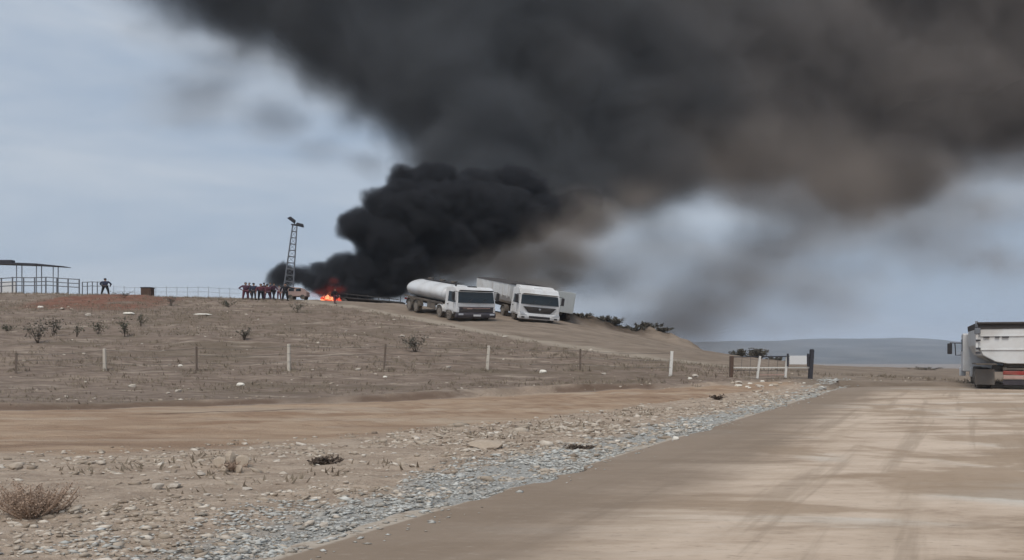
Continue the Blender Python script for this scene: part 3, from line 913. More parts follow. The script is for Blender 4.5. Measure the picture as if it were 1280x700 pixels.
def make_tanker():
    root = empty("tanker_truck")
    WS = 1.72
    W = 2.5 * WS
    cab_parts(root, W, 3.12, 'tipper')
    chassis(root, 1.0, 10.7, .75)
    # tank: elliptical barrel with dished ends
    tk = MB(); cz, rx, rz = 2.22, 1.18 * WS, .93
    rings = []
    for y, k in ((2.75, .30), (2.70, .55), (2.78, .80), (2.95, .96), (3.15, 1), (5, 1), (7, 1), (10.2, 1), (10.4, .96), (10.57, .80), (10.65, .55), (10.67, .30)):
        rings.append([(rx * k * math.cos(a), y, cz + rz * k * math.sin(a)) for a in np.linspace(0, 2 * math.pi, 33)[:-1]])
    tk.loft(rings); tank = tk.build("tank", M_tank, root, smooth=True)
    for y in (3.2, 5.5, 7.8, 10.15):
        hb = MB(); hb.loft([[((rx + .02) * math.cos(a), y + d, cz + (rz + .02) * math.sin(a)) for a in np.linspace(0, 2 * math.pi, 33)[:-1]] for d in (-.05, .05)], caps=False)
        hb.build("tank_band", M_tank, tank)
    wk = MB(); wk.box((0, 6.6, cz + rz + .06), (.95, 6.2, .07)); wk.build("walkway", M_black, tank)
    for y in (4.4, 6.6, 9.0):
        ml = MB(); ml.tube([(0, y, cz + rz + .09), (0, y, cz + rz + .25)], .30, 14); ml.build("manhole", M_frame, tank)
    sd = MB(); sd.box((0, 6.7, 1.26), (1.9 * WS, 7.7, .20)); sd.build("tank_cradle", M_frame, root)
    for sg in (-1, 1):
        rl = MB(); rl.box((sg * (1.22 * WS - .05), 6.7, 1.40), (.10, 7.8, .14)); rl.build("side_rail", M_frame, root)
        gd = MB(); gd.box((sg * 1.15 * WS, 5.0, .95), (.12, 1.6, .55), bevel=.05); gd.build("fuel_tank", M_frame, root)
        tl = MB(); tl.box((sg * 1.0 * WS, 10.73, 1.05), (.45, .08, .18)); tl.build("tail_light", M_redlamp, root)
        for y in (1.35, 3.15, 7.9, 9.35):
            wheel(root, sg * (1.25 * WS - .26), y, .56, .50, sg)
            mudguard(root, sg * (1.25 * WS - .26), y, .66, .52, M_frame if y > 3.5 else M_white)
    ld = MB()
    for x in (-.3, .3): ld.tube([(x, 10.76, 1.1), (x, 10.76, 3.2)], .025, 6)
    for z in np.arange(1.3, 3.2, .3): ld.tube([(-.3, 10.76, z), (.3, 10.76, z)], .02, 6)
    ld.build("ladder", M_steel, root)
    ex = MB(); ex.tube([(-.9, 2.42, 1.2), (-.9, 2.42, 3.35)], .09, 10); ex.build("exhaust_stack", M_black, root)
    return root
def place(root, p, yaw, sink=.03):
    root.location = (p.x, p.y, p.z - sink)
    root.rotation_euler = slope_rot(p.x, p.y, yaw)

tanker = make_tanker()
tag(tanker, "white tanker truck with a barrel tank and dark grille, parked first on the hill", "truck")
pt = ground(594, 401.5)
place(tanker, pt, R(35))

def tub_rings(y0, y1, W, z0, z1, lip=.0):
    hw = W / 2
    sec = [(-hw, z1), (-hw * .99, z0 + .95), (-hw * .86, z0 + .42), (-hw * .58, z0 + .10), (-hw * .30, z0), (hw * .30, z0), (hw * .58, z0 + .10), (hw * .86, z0 + .42), (hw * .99, z0 + .95), (hw, z1)]
    return [[(x, y, z) for x, z in sec] for y in (y0, y1)]
def make_semi():
    root = empty("semi_trailer_truck")
    WS = 1.80
    W = 2.5 * WS
    cab_parts(root, W, 3.30, 'road')
    df = MB(); df.prism([(.75, 3.27), (1.4, 3.50), (2.2, 3.52), (2.2, 3.27)], -W * .42, W * .42, bevel=.04); df.build("roof_deflector", M_white, root)
    chassis(root, 1.0, 12.6, .72)
    tb = MB(); tb.loft(tub_rings(2.85, 12.9, W * .98, 1.22, 3.42)); tub = tb.build("trailer_tub", M_tub, root)
    for y in np.arange(3.4, 12.8, 1.5):
        for sg in (-1, 1):
            rb = MB(); rb.box((sg * (W * .49 + .03), y, 2.70), (.08, .12, 1.4)); rb.build("side_rib", M_tub, tub)
    tp = MB(); tp.prism([(-W * .5, 3.42), (-W * .47, 3.52), (-.5, 3.60), (.5, 3.60), (W * .47, 3.52), (W * .5, 3.42)], 2.8, 12.95, axis='y'); tp.build("tarp", M_tarp, tub)
    for sg in (-1, 1):
        for y in (1.35, 4.3, 9.2, 10.5, 11.8):
            wheel(root, sg * (1.25 * WS - .28), y, .54, .50, sg)
            mudguard(root, sg * (1.25 * WS - .28), y, .64, .52, M_frame if y > 2 else M_white)
        tl = MB(); tl.box((sg * 1.0 * WS, 12.98, 1.1), (.45, .08, .18)); tl.build("tail_light", M_redlamp, root)
    lg = MB()
    for sg in (-1, 1): lg.tube([(sg * .9, 6.0, .45), (sg * .9, 6.0, 1.3)], .07, 8)
    lg.build("landing_legs", M_frame, root)
    return root
semi = make_semi()
tag(semi, "white articulated lorry with V-shaped black grille and tarped trailer, beside the tanker", "truck")
ps = ground(672.5, 403)
place(semi, ps, R(23))

# grey box trailer standing behind the lorry
def make_box_trailer():
    root = empty("box_trailer")
    W, Lb = 3.9, 7.0
    bx = MB(); bx.box((0, Lb / 2, 1.95), (W, Lb, 2.3), bevel=.04); body = bx.build("cargo_box", M_greybox, root)
    for x in np.arange(-W / 2 + .25, W / 2, .35):
        r_ = MB(); r_.box((x, -.02, 1.95), (.07, .05, 2.1)); r_.build("corrugation_rib", M_greybox, body)
    for y in np.arange(.4, Lb, .6):
        r_ = MB(); r_.box((W / 2 + .02, y, 1.95), (.05, .10, 2.1)); r_.build("corrugation_rib", M_greybox, body)
    chassis(root, .2, Lb - .2, .7, .66)
    for sg in (-1, 1):
        for y in (1.4, 2.6, 5.6): wheel(root, sg * (W / 2 - .35), y, .48, .45, sg)
    return root
boxt = make_box_trailer()
tag(boxt, "pale grey ribbed box trailer standing half hidden behind the articulated lorry", "trailer")
place(boxt, at(693, 88) + Vector((0, 0, .25)), R(4))

M_flap = simple("dirty_grey_flap", (.15, .14, .13), .85, .35, 3, dust=.8, dustcol=(.21, .175, .14))
# tipper lorry on the road, seen from behind
def make_tipper():
    """Rear faces -Y at y = 0; the cab is at the far end."""
    root = empty("tipper_truck")
    W = 2.5 * WS; hw = W / 2
    z0, z1 = 1.30, 3.08
    tb = MB(); tb.loft(tub_rings(.10, 6.3, W * .99, z0, z1)); tub = tb.build("tub", M_tub, root)
    # tailgate: rounded below like the tub, with a frame
    sec = tub_rings(0, 0, W * .97, z0 + .03, z1)[0]
    tg = MB(); tg.loft([[(x, -.06, z) for x, _, z in sec], [(x, .09, z) for x, _, z in sec]])
    gate_ = tg.build("tailgate", M_tub, root)
    for sg in (-1, 1):
        fr = MB(); fr.box((sg * hw * .975, -.05, 2.52), (.12, .20, 1.16), bevel=.02); fr.build("gate_post", M_tub, gate_)
        hg = MB(); hg.box((sg * hw * .96, -.05, z1 - .10), (.26, .30, .30), bevel=.03); hg.build("hinge", M_steel, gate_)
        for z in (2.50, 2.08, 1.86):
            lt = MB(); lt.box((sg * hw * .95, -.17, z), (.22, .08, .09), bevel=.01); lt.build("latch", M_darksteel, gate_)
    for z in (2.72, 2.02):
        rb = MB(); rb.box((0, -.085, z), (W * .90, .05, .05), bevel=.012); rb.build("gate_rib", M_tub, gate_)
    for x, w_ in ((-1.08, .20), (-.72, .30), (-1.55, .26)):
        lt = MB(); lt.box((x, -.12, 2.66), (w_, .05, .06)); lt.build("tarp_hook", M_darksteel, gate_)
    tp = MB(); tp.prism([(-hw, z1), (-hw * 1.01, z1 + .30), (-hw * .9, z1 + .36), (hw * .9, z1 + .34), (hw * 1.01, z1 + .26), (hw, z1)], -.10, 6.35, axis='y', bevel=.03)
    tarp = tp.build("tarp", M_tarp, root)
    rl = MB(); rl.tube([(-hw * .98, -.16, z1 + .30), (hw * .98, -.16, z1 + .26)], .06, 8); rl.build("tarp_roll", M_tarp, tarp)
    en = MB(); en.loft([ring_x(-hw - .02, 0, z1 + .22, .16, .20, 12), ring_x(-hw + .10, 0, z1 + .22, .16, .20, 12)]); en.build("tarp_end_bracket", M_steel, tarp)
    chassis(root, .1, 8.2, .72, 1.02)
    hu = MB(); hu.box((0, .5, 1.28), (1.5, .5, .34), bevel=.04); hu.build("hoist_bracket", M_frame, root)
    for sg in (-1, 1):
        for y in (.95, 2.35, 5.2, 7.0):
            wheel(root, sg * (hw - .42), y, .54, .66 if y < 3 else .45, sg)
        md = MB(); md.box((sg * (hw - .42), .62, 1.28), (.92, 2.9, .07), bevel=.02); md.build("mudguard", M_frame, root)
        fl = MB(); fl.box((sg * (hw - .42), .12, .62), (.86, .04, .80)); fl.build("mud_flap", M_flap, root)
        wl = MB(); wl.box((sg * (hw - .30), 6.9, .72), (.34, .9, .55), bevel=.05); wl.build("wheel_cover", M_white, root)
    bp = MB(); bp.box((0, -.10, .62), (1.62, .12, .16), bevel=.02); bum = bp.build("under_run_bar", M_bar, root)
    b2 = MB(); b2.box((0, -.06, .84), (1.66, .10, .20), bevel=.02); b2.build("light_bar", M_redlamp, root)
    b3 = MB(); b3.box((0, -.04, .36), (1.66, .12, .28), bevel=.02); b3.build("lower_beam", M_purple, root)
    b4 = MB(); b4.box((0, -.02, 1.04), (1.66, .10, .10)); b4.build("upper_beam", M_frame, root)
    for sg in (-1, 1):
        tl = MB(); tl.box((sg * .62, -.125, .84), (.34, .04, .14), bevel=.01); tl.build("tail_light", M_redlamp, bum)
    # cab at the far end
    cb = MB(); cb.prism([(6.55, .75), (6.55, 2.95), (6.8, 3.0), (8.2, 2.95), (8.55, 1.8), (8.6, .75)], -hw * 1.12, hw * 1.12, bevel=.06); cabo = cb.build("cab", M_white, root)
    for sg in (-1, 1):
        sw = MB(); sw.box((sg * (hw * 1.12 + .01), 7.6, 2.30), (.05, 1.0, .72), bevel=.02); sw.build("side_window", M_glass, cabo)
        mm = MB(); mm.box((sg * (hw * 1.12 + .62), 8.25, 2.10), (.26, .18, .66), bevel=.05); mi = mm.build("mirror", M_black, root)
        ar = MB(); ar.tube([(sg * hw * 1.11, 8.2, 2.44), (sg * (hw * 1.12 + .62), 8.2, 2.46)], .035, 6); ar.tube([(sg * hw * 1.11, 8.2, 1.72), (sg * (hw * 1.12 + .30), 8.2, 1.70), (sg * (hw * 1.12 + .34), 8.2, 2.44)], .035, 6); ar.build("mirror_arm", M_black, mi)
        bm_ = MB(); bm_.box((sg * hw * 1.08, 8.55, .72), (.34, .22, .55), bevel=.05); bm_.build("bumper_corner", M_white, root)
    ws_ = MB(); ws_.box((0, 8.45, 2.35), (W * .9, .05, .95), rot=Matrix.Rotation(R(17), 3, 'X')); ws_.build("windshield", M_glass, cabo)
    return root
tipper = make_tipper()
tag(tipper, "white tipper truck with rounded tub and dark tarp, seen from behind on the road", "truck")
tipper.location = (25.75, 40.4, 0.0)
tipper.rotation_euler = (0, 0, -R(26.5))

# small faded van behind the bystanders
def make_van():
    root = empty("van")
    bd = MB(); bd.prism([(-1.05, .35), (-1.1, 1.45), (.55, 1.30), (.95, .92), (1.15, .85), (1.15, .35)], -.75, .75, axis='y', bevel=.06); body = bd.build("body", M_vanpink, root)
    for x, w_ in ((-.55, .6), (.25, .55)):
        w = MB(); w.box((x, -.76, 1.08), (w_, .04, .30), bevel=.01); w.build("window", M_glass, body)
    for x in (-.65, .70):
        for sg in (-1, 1):
            wh = wheel(root, x, sg * .68, .27, .2, 1); wh.rotation_euler = (0, 0, R(-90 * sg))
    return root
van = make_van()
tag(van, "small faded pinkish van parked between the bystanders and the flames", "van")
pv_ = at(372.5, 90); van.location = (pv_.x, pv_.y, pv_.z)

# burnt-out trailer in the fire
def make_wreck():
    root = empty("burnt_trailer")
    dk = MB(); dk.box((0, 0, .98), (8.4, 2.2, .16), bevel=.03); deck = dk.build("deck", M_char, root)
    for sg in (-1, 1):
        r_ = MB(); r_.box((0, sg * .55, .78), (8.2, .16, .24)); r_.build("chassis_rail", M_char, root)
    for x in np.arange(-4, 4.1, 1.33):
        p_ = MB(); p_.tube([(x, -1.05, 1.05), (x + random.uniform(-.15, .15), -1.05, 1.05 + random.uniform(.35, .75))], .05, 6); p_.build("stake", M_char, root)
    sb = MB(); sb.box((.3, -1.08, 1.38), (7.0, .05, .10), rot=Matrix.Rotation(R(1.5), 3, 'Y')); sb.build("side_board", M_char, root)
    for x in (-3, 2.0, 3.2):
        for sg in (-1, 1):
            wh = wheel(root, x, sg * .9, .45, .4, 1); wh.rotation_euler = (0, 0, R(-90 * sg))
    return root
wreck = make_wreck()
tag(wreck, "charred flat trailer lying in the fire at the foot of the smoke", "trailer")
pw = at(462, 99); wreck.location = (pw.x, pw.y, pw.z - .35); wreck.rotation_euler = (0, R(5), R(-4))

# ------------------------------------------------------------------ fire
M_fl_out = emit_mat("flame_red", (1.0, 0.085, 0.035), .7)
M_fl_in = emit_mat("flame_orange", (1.0, 0.30, 0.13), 1.5)
def flame_mesh(h, w, seed, lean):
    rnd = random.Random(seed); rings = []
    ph = rnd.uniform(0, 6)
    for i in range(9):
        f = i / 8
        k = (math.sin(math.pi * min(1, f * 1.25 + .22)) ** .8) * (1 - f) ** .6 if f < 1 else 0
        k = max(k, .02)
        ox = lean * f * f * h + math.sin(f * 6 + ph) * w * .22 * f
        oy = math.cos(f * 5 + ph) * w * .2 * f
        rings.append([(ox + w * k * math.cos(a) * (1 + .25 * math.sin(3 * a + ph)), oy + w * .7 * k * math.sin(a), f * h) for a in np.linspace(0, 2 * math.pi, 11)[:-1]])
    return rings
def make_fire():
    root = empty("fire")
    rnd = random.Random(5)
    px0, px1 = 402, 425
    for i in range(26):
        px = rnd.uniform(px0, px1)
        c_ = 1 - abs((px - 412) / 18) ** 1.4
        h = (.20 + .75 * max(c_, 0)) * rnd.uniform(.55, 1.1); w = rnd.uniform(.14, .34)
        Y = 97.2 + rnd.uniform(-1.2, 1.2)
        p = at(px, Y)
        fm = MB(); fm.loft(flame_mesh(h, w, i, rnd.uniform(.1, .5)))
        inner = h > .9
        o = fm.build("flame", M_fl_in if (inner and rnd.random() < .6) or rnd.random() < .25 else M_fl_out, root, smooth=True)
        o.location = (p.x - fire_p.x, p.y - fire_p.y, p.z - fire_p.z + .25)
    return root
fire_p = at(414, 97.2)
fire = make_fire()
def glow(name, cx, cyy, r, seed_off):
    """Burning gas round the flames: a small emitting volume."""
    bpy_o = make_smoke(name, ((-30, 95, 7.2), (-14.5, 101, 13.5)), (110, 44, 50),
        [puff(px, py, rr, Y, a) for px, py, rr, Y, a in ((402, 366, 8, 98, 1.8), (412, 362, 11, 98, 1.3), (424, 362, 9, 98, 1.5), (394, 369, 6, 98, 2.2), (416, 352, 7, 98.6, 1.4))],
        1.2, .7, [('fbm', 1.0, 1.3, 6)], .15, 0.05, 1.35, .5, (.10, .04, .03), None)
    return bpy_o
gl = glow("flame_gas", 0, 0, 0, 0)
for k_ in ("kind",):
    if k_ in gl: del gl[k_]
pvn = [n for n in gl.data.materials[0].node_tree.nodes if n.type == 'PRINCIPLED_VOLUME'][0]
pvn.inputs["Emission Color"].default_value = (1.0, .10, .075, 1)
gt_ = gl.data.materials[0].node_tree
gi_ = N(gt_, "ShaderNodeVolumeInfo")
L(gt_, mathn(gt_, 'MULTIPLY', gi_.outputs["Density"], .075), pvn.inputs["Emission Strength"])
gl.parent = fire
gl.location = (-fire_p.x, -fire_p.y, -fire_p.z)
fire.location = fire_p
tag(fire, "low red and orange flames burning at the foot of the black smoke", "fire")

# ------------------------------------------------------------------ people
def skin_body(nodes, edges, root_name, sub=1):
    names = list(nodes)
    me = bpy.data.meshes.new("tmp")
    me.from_pydata([nodes[n][0] for n in names], [(names.index(a), names.index(b_)) for a, b_ in edges], [])
    o = bpy.data.objects.new("tmp", me); COL.objects.link(o)
    md = o.modifiers.new("s", 'SKIN')
    for i, n in enumerate(names):
        me.skin_vertices[0].data[i].radius = (nodes[n][1], nodes[n][2] if len(nodes[n]) > 2 else nodes[n][1])
        me.skin_vertices[0].data[i].use_root = n == root_name
    ss = o.modifiers.new("u", 'SUBSURF'); ss.levels = sub; ss.render_levels = sub
    dg = bpy.context.evaluated_depsgraph_get(); dg.update()
    out = bpy.data.meshes.new_from_object(o.evaluated_get(dg))
    bpy.data.objects.remove(o); bpy.data.meshes.remove(me)
    for p in out.polygons: p.use_smooth = True
    return out
# keep the volumes out of the small evaluations that grow the figures
_vols = [o for o in bpy.data.objects if o.type == 'VOLUME']
for o in _vols: o.modifiers[0].show_viewport = False
def figure(pose):
    """Meshes (body, jacket, trousers, hair) of a 1.75 m figure facing -Y. pose: stance half-width, arm ends, head turn."""
    st = pose.get("stance", .11); stride = pose.get("stride", 0)
    hip, kn = .92, .50
    armL, armR = pose.get("armL", ((-.27, -.02, 1.14), (-.28, -.10, .88))), pose.get("armR", ((.27, -.02, 1.14), (.28, -.10, .88)))
    lean = pose.get("lean", 0)
    nd = {"pel": ((0, 0, .95), .135, .105), "waist": ((0, lean * .4, 1.10), .13, .095), "chest": ((0, lean * .8, 1.30), .155, .11), "base": ((0, lean, 1.44), .085, .075), "neck": ((0, lean, 1.50), .052),
          "jaw": ((0, lean - .035, 1.565), .062, .07), "skull": ((0, lean - .012, 1.645), .076, .092), "crown": ((0, lean + .004, 1.715), .052, .06), "nose": ((0, lean - .122, 1.61), .014)}
    ed = [("pel", "waist"), ("waist", "chest"), ("chest", "base"), ("base", "neck"), ("neck", "jaw"), ("jaw", "skull"), ("skull", "crown"), ("skull", "nose")]
    for s, nm in ((-1, "L"), (1, "R")):
        y_ = stride * s
        nd["ear" + nm] = ((s * .088, lean + .0, 1.615), .014); ed.append(("skull", "ear" + nm))
        nd["hip" + nm] = ((s * .09, 0, hip), .095); nd["kn" + nm] = ((s * (st * .6 + .045), y_ * .5 - .02, kn), .062); nd["an" + nm] = ((s * (st + .02), y_ + .02, .085), .042)
        nd["toe" + nm] = ((s * (st + .04), y_ - .15, .035), .036); ed += [("pel", "hip" + nm), ("hip" + nm, "kn" + nm), ("kn" + nm, "an" + nm), ("an" + nm, "toe" + nm)]
        el, wr = (armL if s < 0 else armR)
        nd["sh" + nm] = ((s * .19, lean, 1.40), .066); nd["el" + nm] = ((el[0], el[1] + lean, el[2]), .045); nd["wr" + nm] = ((wr[0], wr[1] + lean, wr[2]), .030)
        d = (Vector(nd["wr" + nm][0]) - Vector(nd["el" + nm][0])).normalized()
        sd = d.cross(Vector((0, 1, 0)))
        if sd.length < .2: sd = d.cross(Vector((0, 0, 1)))
        sd.normalize(); w0 = Vector(nd["wr" + nm][0]); pm = w0 + d * .07
        nd["palm" + nm] = (tuple(pm), .030, .018)
        ed += [("chest", "sh" + nm), ("sh" + nm, "el" + nm), ("el" + nm, "wr" + nm), ("wr" + nm, "palm" + nm)]
        curl = d.cross(sd)
        for k, (off, ln) in enumerate(((-.030, .070), (-.010, .082), (.010, .076), (.029, .060))):
            a = pm + d * .04 + sd * off; b2 = a + d * ln * .55; c2 = b2 + d * ln * .35 + curl * ln * .3
            for q, (p_, r_) in enumerate(((a, .009), (b2, .0085), (c2, .007))): nd[f"f{k}{q}{nm}"] = (tuple(p_), r_)
            ed += [("palm" + nm, f"f{k}0{nm}"), (f"f{k}0{nm}", f"f{k}1{nm}"), (f"f{k}1{nm}", f"f{k}2{nm}")]
        a = w0 + d * .035 + sd * -.035; b2 = a + d * .045 - sd * .025
        nd["t0" + nm] = (tuple(a), .011); nd["t1" + nm] = (tuple(b2), .009); ed += [("wr" + nm, "t0" + nm), ("t0" + nm, "t1" + nm)]
    body = skin_body(nd, ed, "pel", 1)
    def grow(keys, k, extra=()):
        n2 = {a: (nd[a][0],) + tuple(r_ * k + .012 for r_ in nd[a][1:]) for a in keys}
        e2 = [(a, b_) for a, b_ in ed if a in n2 and b_ in n2] + list(extra)
        return n2, e2
    jk = grow(["pel", "waist", "chest", "base"] + [a + s for s in "LR" for a in ("sh", "el", "wr")], 1.12)
    jacket = skin_body(*jk, "chest", 1)
    tr_ = grow(["pel"] + [a + s for s in "LR" for a in ("hip", "kn", "an")], 1.06)
    trousers = skin_body(*tr_, "pel", 1)
    hr = MB()
    bmesh.ops.create_icosphere(hr.bm, subdivisions=2, radius=1)
    for v_ in hr.bm.verts:
        v_.co = Vector((v_.co.x * .088, v_.co.y * .104 + lean + .012, v_.co.z * .085 + 1.69))
        if v_.co.y < lean - .03 and v_.co.z < 1.69: v_.co.z = 1.69
    hair = hr.me("hair", True)
    sh = MB()
    for s, nm in ((-1, "L"), (1, "R")):
        a = Vector(nd["an" + nm][0]); sh.box((a.x + s * .008, a.y - .075, .045), (.105, .29, .09), taper=(.85, .8), bevel=.015)
    shoes = sh.me("shoes")
    return body, jacket, trousers, hair, shoes
def cloth(name, c): return simple(name, c, .9, .2, 6)
C_mar, C_nav, C_blk = cloth("maroon_cloth", (.12, .038, .055)), cloth("navy_cloth", (.030, .037, .070)), cloth("black_cloth", (.014, .013, .017))
C_plum, C_pale, C_grey = cloth("plum_cloth", (.10, .048, .075)), cloth("pale_cloth", (.30, .24, .26)), cloth("dark_grey_cloth", (.035, .033, .040))
poses = {
    "stand": figure({}),
    "wide": figure({"stance": .21, "armL": ((-.33, -.08, 1.17), (-.24, -.22, 1.02)), "armR": ((.33, -.08, 1.17), (.24, -.22, 1.02))}),
    "point": figure({"stance": .14, "armR": ((.42, -.05, 1.30), (.66, -.12, 1.27))}),
    "walk": figure({"stance": .09, "stride": .2, "lean": -.03, "armL": ((-.26, .10, 1.15), (-.26, .12, .90)), "armR": ((.26, -.14, 1.16), (.24, -.30, .98))}),
    "hips": figure({"stance": .15, "armL": ((-.40, .04, 1.16), (-.22, -.06, 1.0)), "armR": ((.28, -.02, 1.15), (.27, -.12, .89))}),
}
def person(px, py, Yhint, pose, jacket, trousers, yaw, label, hgt=1.75, sx_=1.5, group=None):
    p = at(px, Yhint) if Yhint else ground(px, py)
    B, J, T, H, S = [m_.copy() for m_ in poses[pose]]
    o = link_mesh("person", B, M_skin)
    for nm, me, mt in (("jacket", J, jacket), ("trousers", T, trousers), ("hair", H, M_hair), ("shoes", S, C_blk)):
        link_mesh(nm, me, mt, o)
    k = hgt / 1.75
    o.location = (p.x, p.y, p.z - .01); o.rotation_euler = (0, 0, yaw)
    for q in [o] + list(o.children):
        q.data.transform(Matrix.Diagonal((sx_ * k, k, k, 1)))
    tag(o, label, "person", group)
    return o
CR = "bystanders watching the fire"
person(131.5, 364, 89.5, "wide", C_nav, C_blk, R(178), "person in dark clothes standing alone with feet apart, right of the railing", 1.9, 1.75)
person(307, 373, 87.5, "hips", C_plum, C_mar, R(30), "person in a plum jacket, first on the left of the group of bystanders", 1.92, 1.6, CR)
person(317, 373, 86.5, "stand", C_nav, C_grey, R(160), "person in a navy jacket, second from the left among the bystanders", 1.82, 1.7, CR)
person(326, 374, 86.0, "stand", C_mar, C_blk, R(20), "person in maroon, third from the left among the bystanders", 1.78, 1.7, CR)
person(334, 374, 87.0, "wide", C_mar, C_plum, R(200), "person in maroon with feet apart, in the middle of the bystanders", 1.75, 1.6, CR)
person(342, 374, 86.4, "walk", C_plum, C_blk, R(70), "person stepping forward in a plum jacket, right of the bystanders' middle", 1.75, 1.7, CR)
person(349, 374, 88.2, "stand", C_pale, C_mar, R(-20), "person in a pale top standing behind the one who points", 1.55, 1.7, CR)
person(356.5, 374, 86.2, "point", C_blk, C_blk, R(8), "person in black pointing with one arm, last on the right of the bystanders", 1.85, 1.6, CR)
person(312, 372, 89.0, "walk", C_grey, C_nav, R(-40), "person in dark grey standing behind the plum jacket at the left of the group", 1.85, 1.6, CR)
person(330, 373, 88.5, "stand", C_blk, C_mar, R(140), "person in black half hidden between the two in maroon", 1.82, 1.6, CR)
person(338, 373, 89.0, "hips", C_grey, C_blk, R(-60), "person in dark grey half hidden behind the one stepping forward", 1.85, 1.6, CR)
person(418.5, 377, 85.5, "walk", C_blk, C_mar, R(60), "person in dark clothes walking alone in front of the flames", 1.6, 1.6)
for o in _vols: o.modifiers[0].show_viewport = True

# ------------------------------------------------------------------ lighting mast
def make_mast():
    root = empty("lighting_mast")
    H, w0, w1 = 8.9, 1.15, .50
    def cw(f): return w0 + (w1 - w0) * f
    def corner(sx_, sy_, f): return Vector((sx_ * cw(f) / 2, sy_ * cw(f) / 2 * .7, f * H))
    for a, b_ in ((-1, -1), (1, -1), (1, 1), (-1, 1)):
        l = MB(); l.tube([corner(a, b_, 0), corner(a, b_, 1)], .055, 6); l.build("leg", M_steel, root)
    nlev = 12
    for i in range(1, nlev + 1):
        f = i / nlev; g = (i - 1) / nlev
        br = MB(); cs = [(-1, -1), (1, -1), (1, 1), (-1, 1)]
        for k in range(4):
            p, q = cs[k], cs[(k + 1) % 4]
            br.tube([corner(*p, f), corner(*q, f)], .038, 5)
            br.tube([corner(*(p if i % 2 else q), g), corner(*(q if i % 2 else p), f)], .022, 5)
        br.build("brace", M_steel, root)
    tp = MB(); tp.box((0, 0, H + .05), (.8, .6, .10)); tp.build("top_plate", M_darksteel, root)
    for x, z, a in ((-.38, .62, 32), (.55, .12, 8)):
        ab = MB(); ab.tube([(0, 0, H + .08), (x * .6, 0, H + z * .7)], .05, 6); ab.build("lamp_arm", M_darksteel, root)
        h = MB(); h.box((0, 0, 0), (1.05, .5, .34), taper=(.7, .8), bevel=.05)
        h.build("floodlight", M_darksteel, root, loc=(x, -.05, H + z), rot=(R(20), R(a), 0))
    return root
mast = make_mast()
tag(mast, "tall grey lattice lighting mast with two floodlights, rising behind the bystanders", "mast")
pm_ = at(359, 94)
mast.location = (pm_.x, pm_.y, pm_.z - .1)
mast.rotation_euler = (0, R(5.6), R(10))

# ------------------------------------------------------------------ canopy and railings on the left crest
def make_canopy():
    root = empty("canopy")
    # local x along the roof (-8 .. 8), z up
    rf = MB(); rf.prism([(-9.0, 4.33), (-9.0, 4.62), (2.0, 4.20), (5.5, 3.84), (5.5, 3.78), (2.0, 3.98)], -.8, .8, axis='y'); roof = rf.build("roof", M_darksteel, root)
    bx_ = MB(); bx_.box((-2.1, 0, 4.52), (1.5, .8, .34), bevel=.04); bx_.build("roof_box", M_darksteel, roof)
    for x in (-5.0, -.6, 1.9, 4.0):
        for y in (-.55, .55):
            p_ = MB(); p_.tube([(x, y, -.4), (x, y, 4.12 - .06 * max(0, x))], .055, 8); p_.build("post", M_steel, root)
    return root
canopy = make_canopy()
tag(canopy, "open shelter with a thin dark sloping roof, at the left edge of the crest", "shelter")
pc = at(30, 101); canopy.location = (pc.x, pc.y, pc.z)
cw_ = MB(); cw_.box((0, 0, .9), (5.2, .25, 1.8), bevel=.03)
wallo = cw_.build("low_wall", M_plate)
tag(wallo, kind='thing', label="low whitish wall under the open shelter at the left edge", cat="wall")
pq = at(-6, 100); wallo.location = (pq.x, pq.y, pq.z + .2)

def railing(px0, px1, Y, top, rails, step_px, mat, label, rr=.045):
    root = empty("railing", at((px0 + px1) / 2, Y))
    pp = Vector(root.location)
    for px in np.arange(px0, px1 + .1, step_px):
        p = at(px, Y) - pp
        m_ = MB(); m_.tube([p + Vector((0, 0, -.2)), p + Vector((0, 0, top))], rr * 1.3, 6); m_.build("post", mat, root)
    for h in rails:
        m_ = MB(); m_.tube([at(px, Y) - pp + Vector((0, 0, h)) for px in np.linspace(px0, px1, 8)], rr, 6); m_.build("rail", mat, root)
    tag(root, label, "railing")
    return root
railing(-40, 99, 96, 2.10, (2.05, 1.55, 1.10), 13.9, M_steel, "dark tubular railing with three rails in front of the open shelter", .06)
railing(103, 128, 98, 1.85, (1.8, 1.3), 6.2, M_steel, "short grey railing between the shelter's railing and the lone person", .045)
M_palesteel = simple("pale_steel", (.30, .33, .37), .7, .1, 4)
railing(142, 300, 100, 1.60, (1.45, .9), 13.2, M_palesteel, "thin pale wire fence running along the crest behind the rusty box", .022)

# rusty box on the crest
def make_box():
    root = empty("rusty_box")
    b1 = MB(); b1.box((0, 0, .45), (1.12, .9, .90), bevel=.03); bo = b1.build("box_body", M_rust, root)
    ld = MB(); ld.box((0, 0, .955), (1.20, .98, .10), bevel=.02); ld.build("lid", M_darksteel, root)
    for x in (-.35, 0, .35):
        r_ = MB(); r_.box((x, -.46, .45), (.08, .05, .80)); r_.build("rib", M_rust, bo)
    return root
rb_ = make_box(); pbx = at(184.5, 88.5); rb_.location = (pbx.x, pbx.y, pbx.z - .03)
tag(rb_, "brown rusty metal box with a dark lid standing on the crest above the red soil", "box")

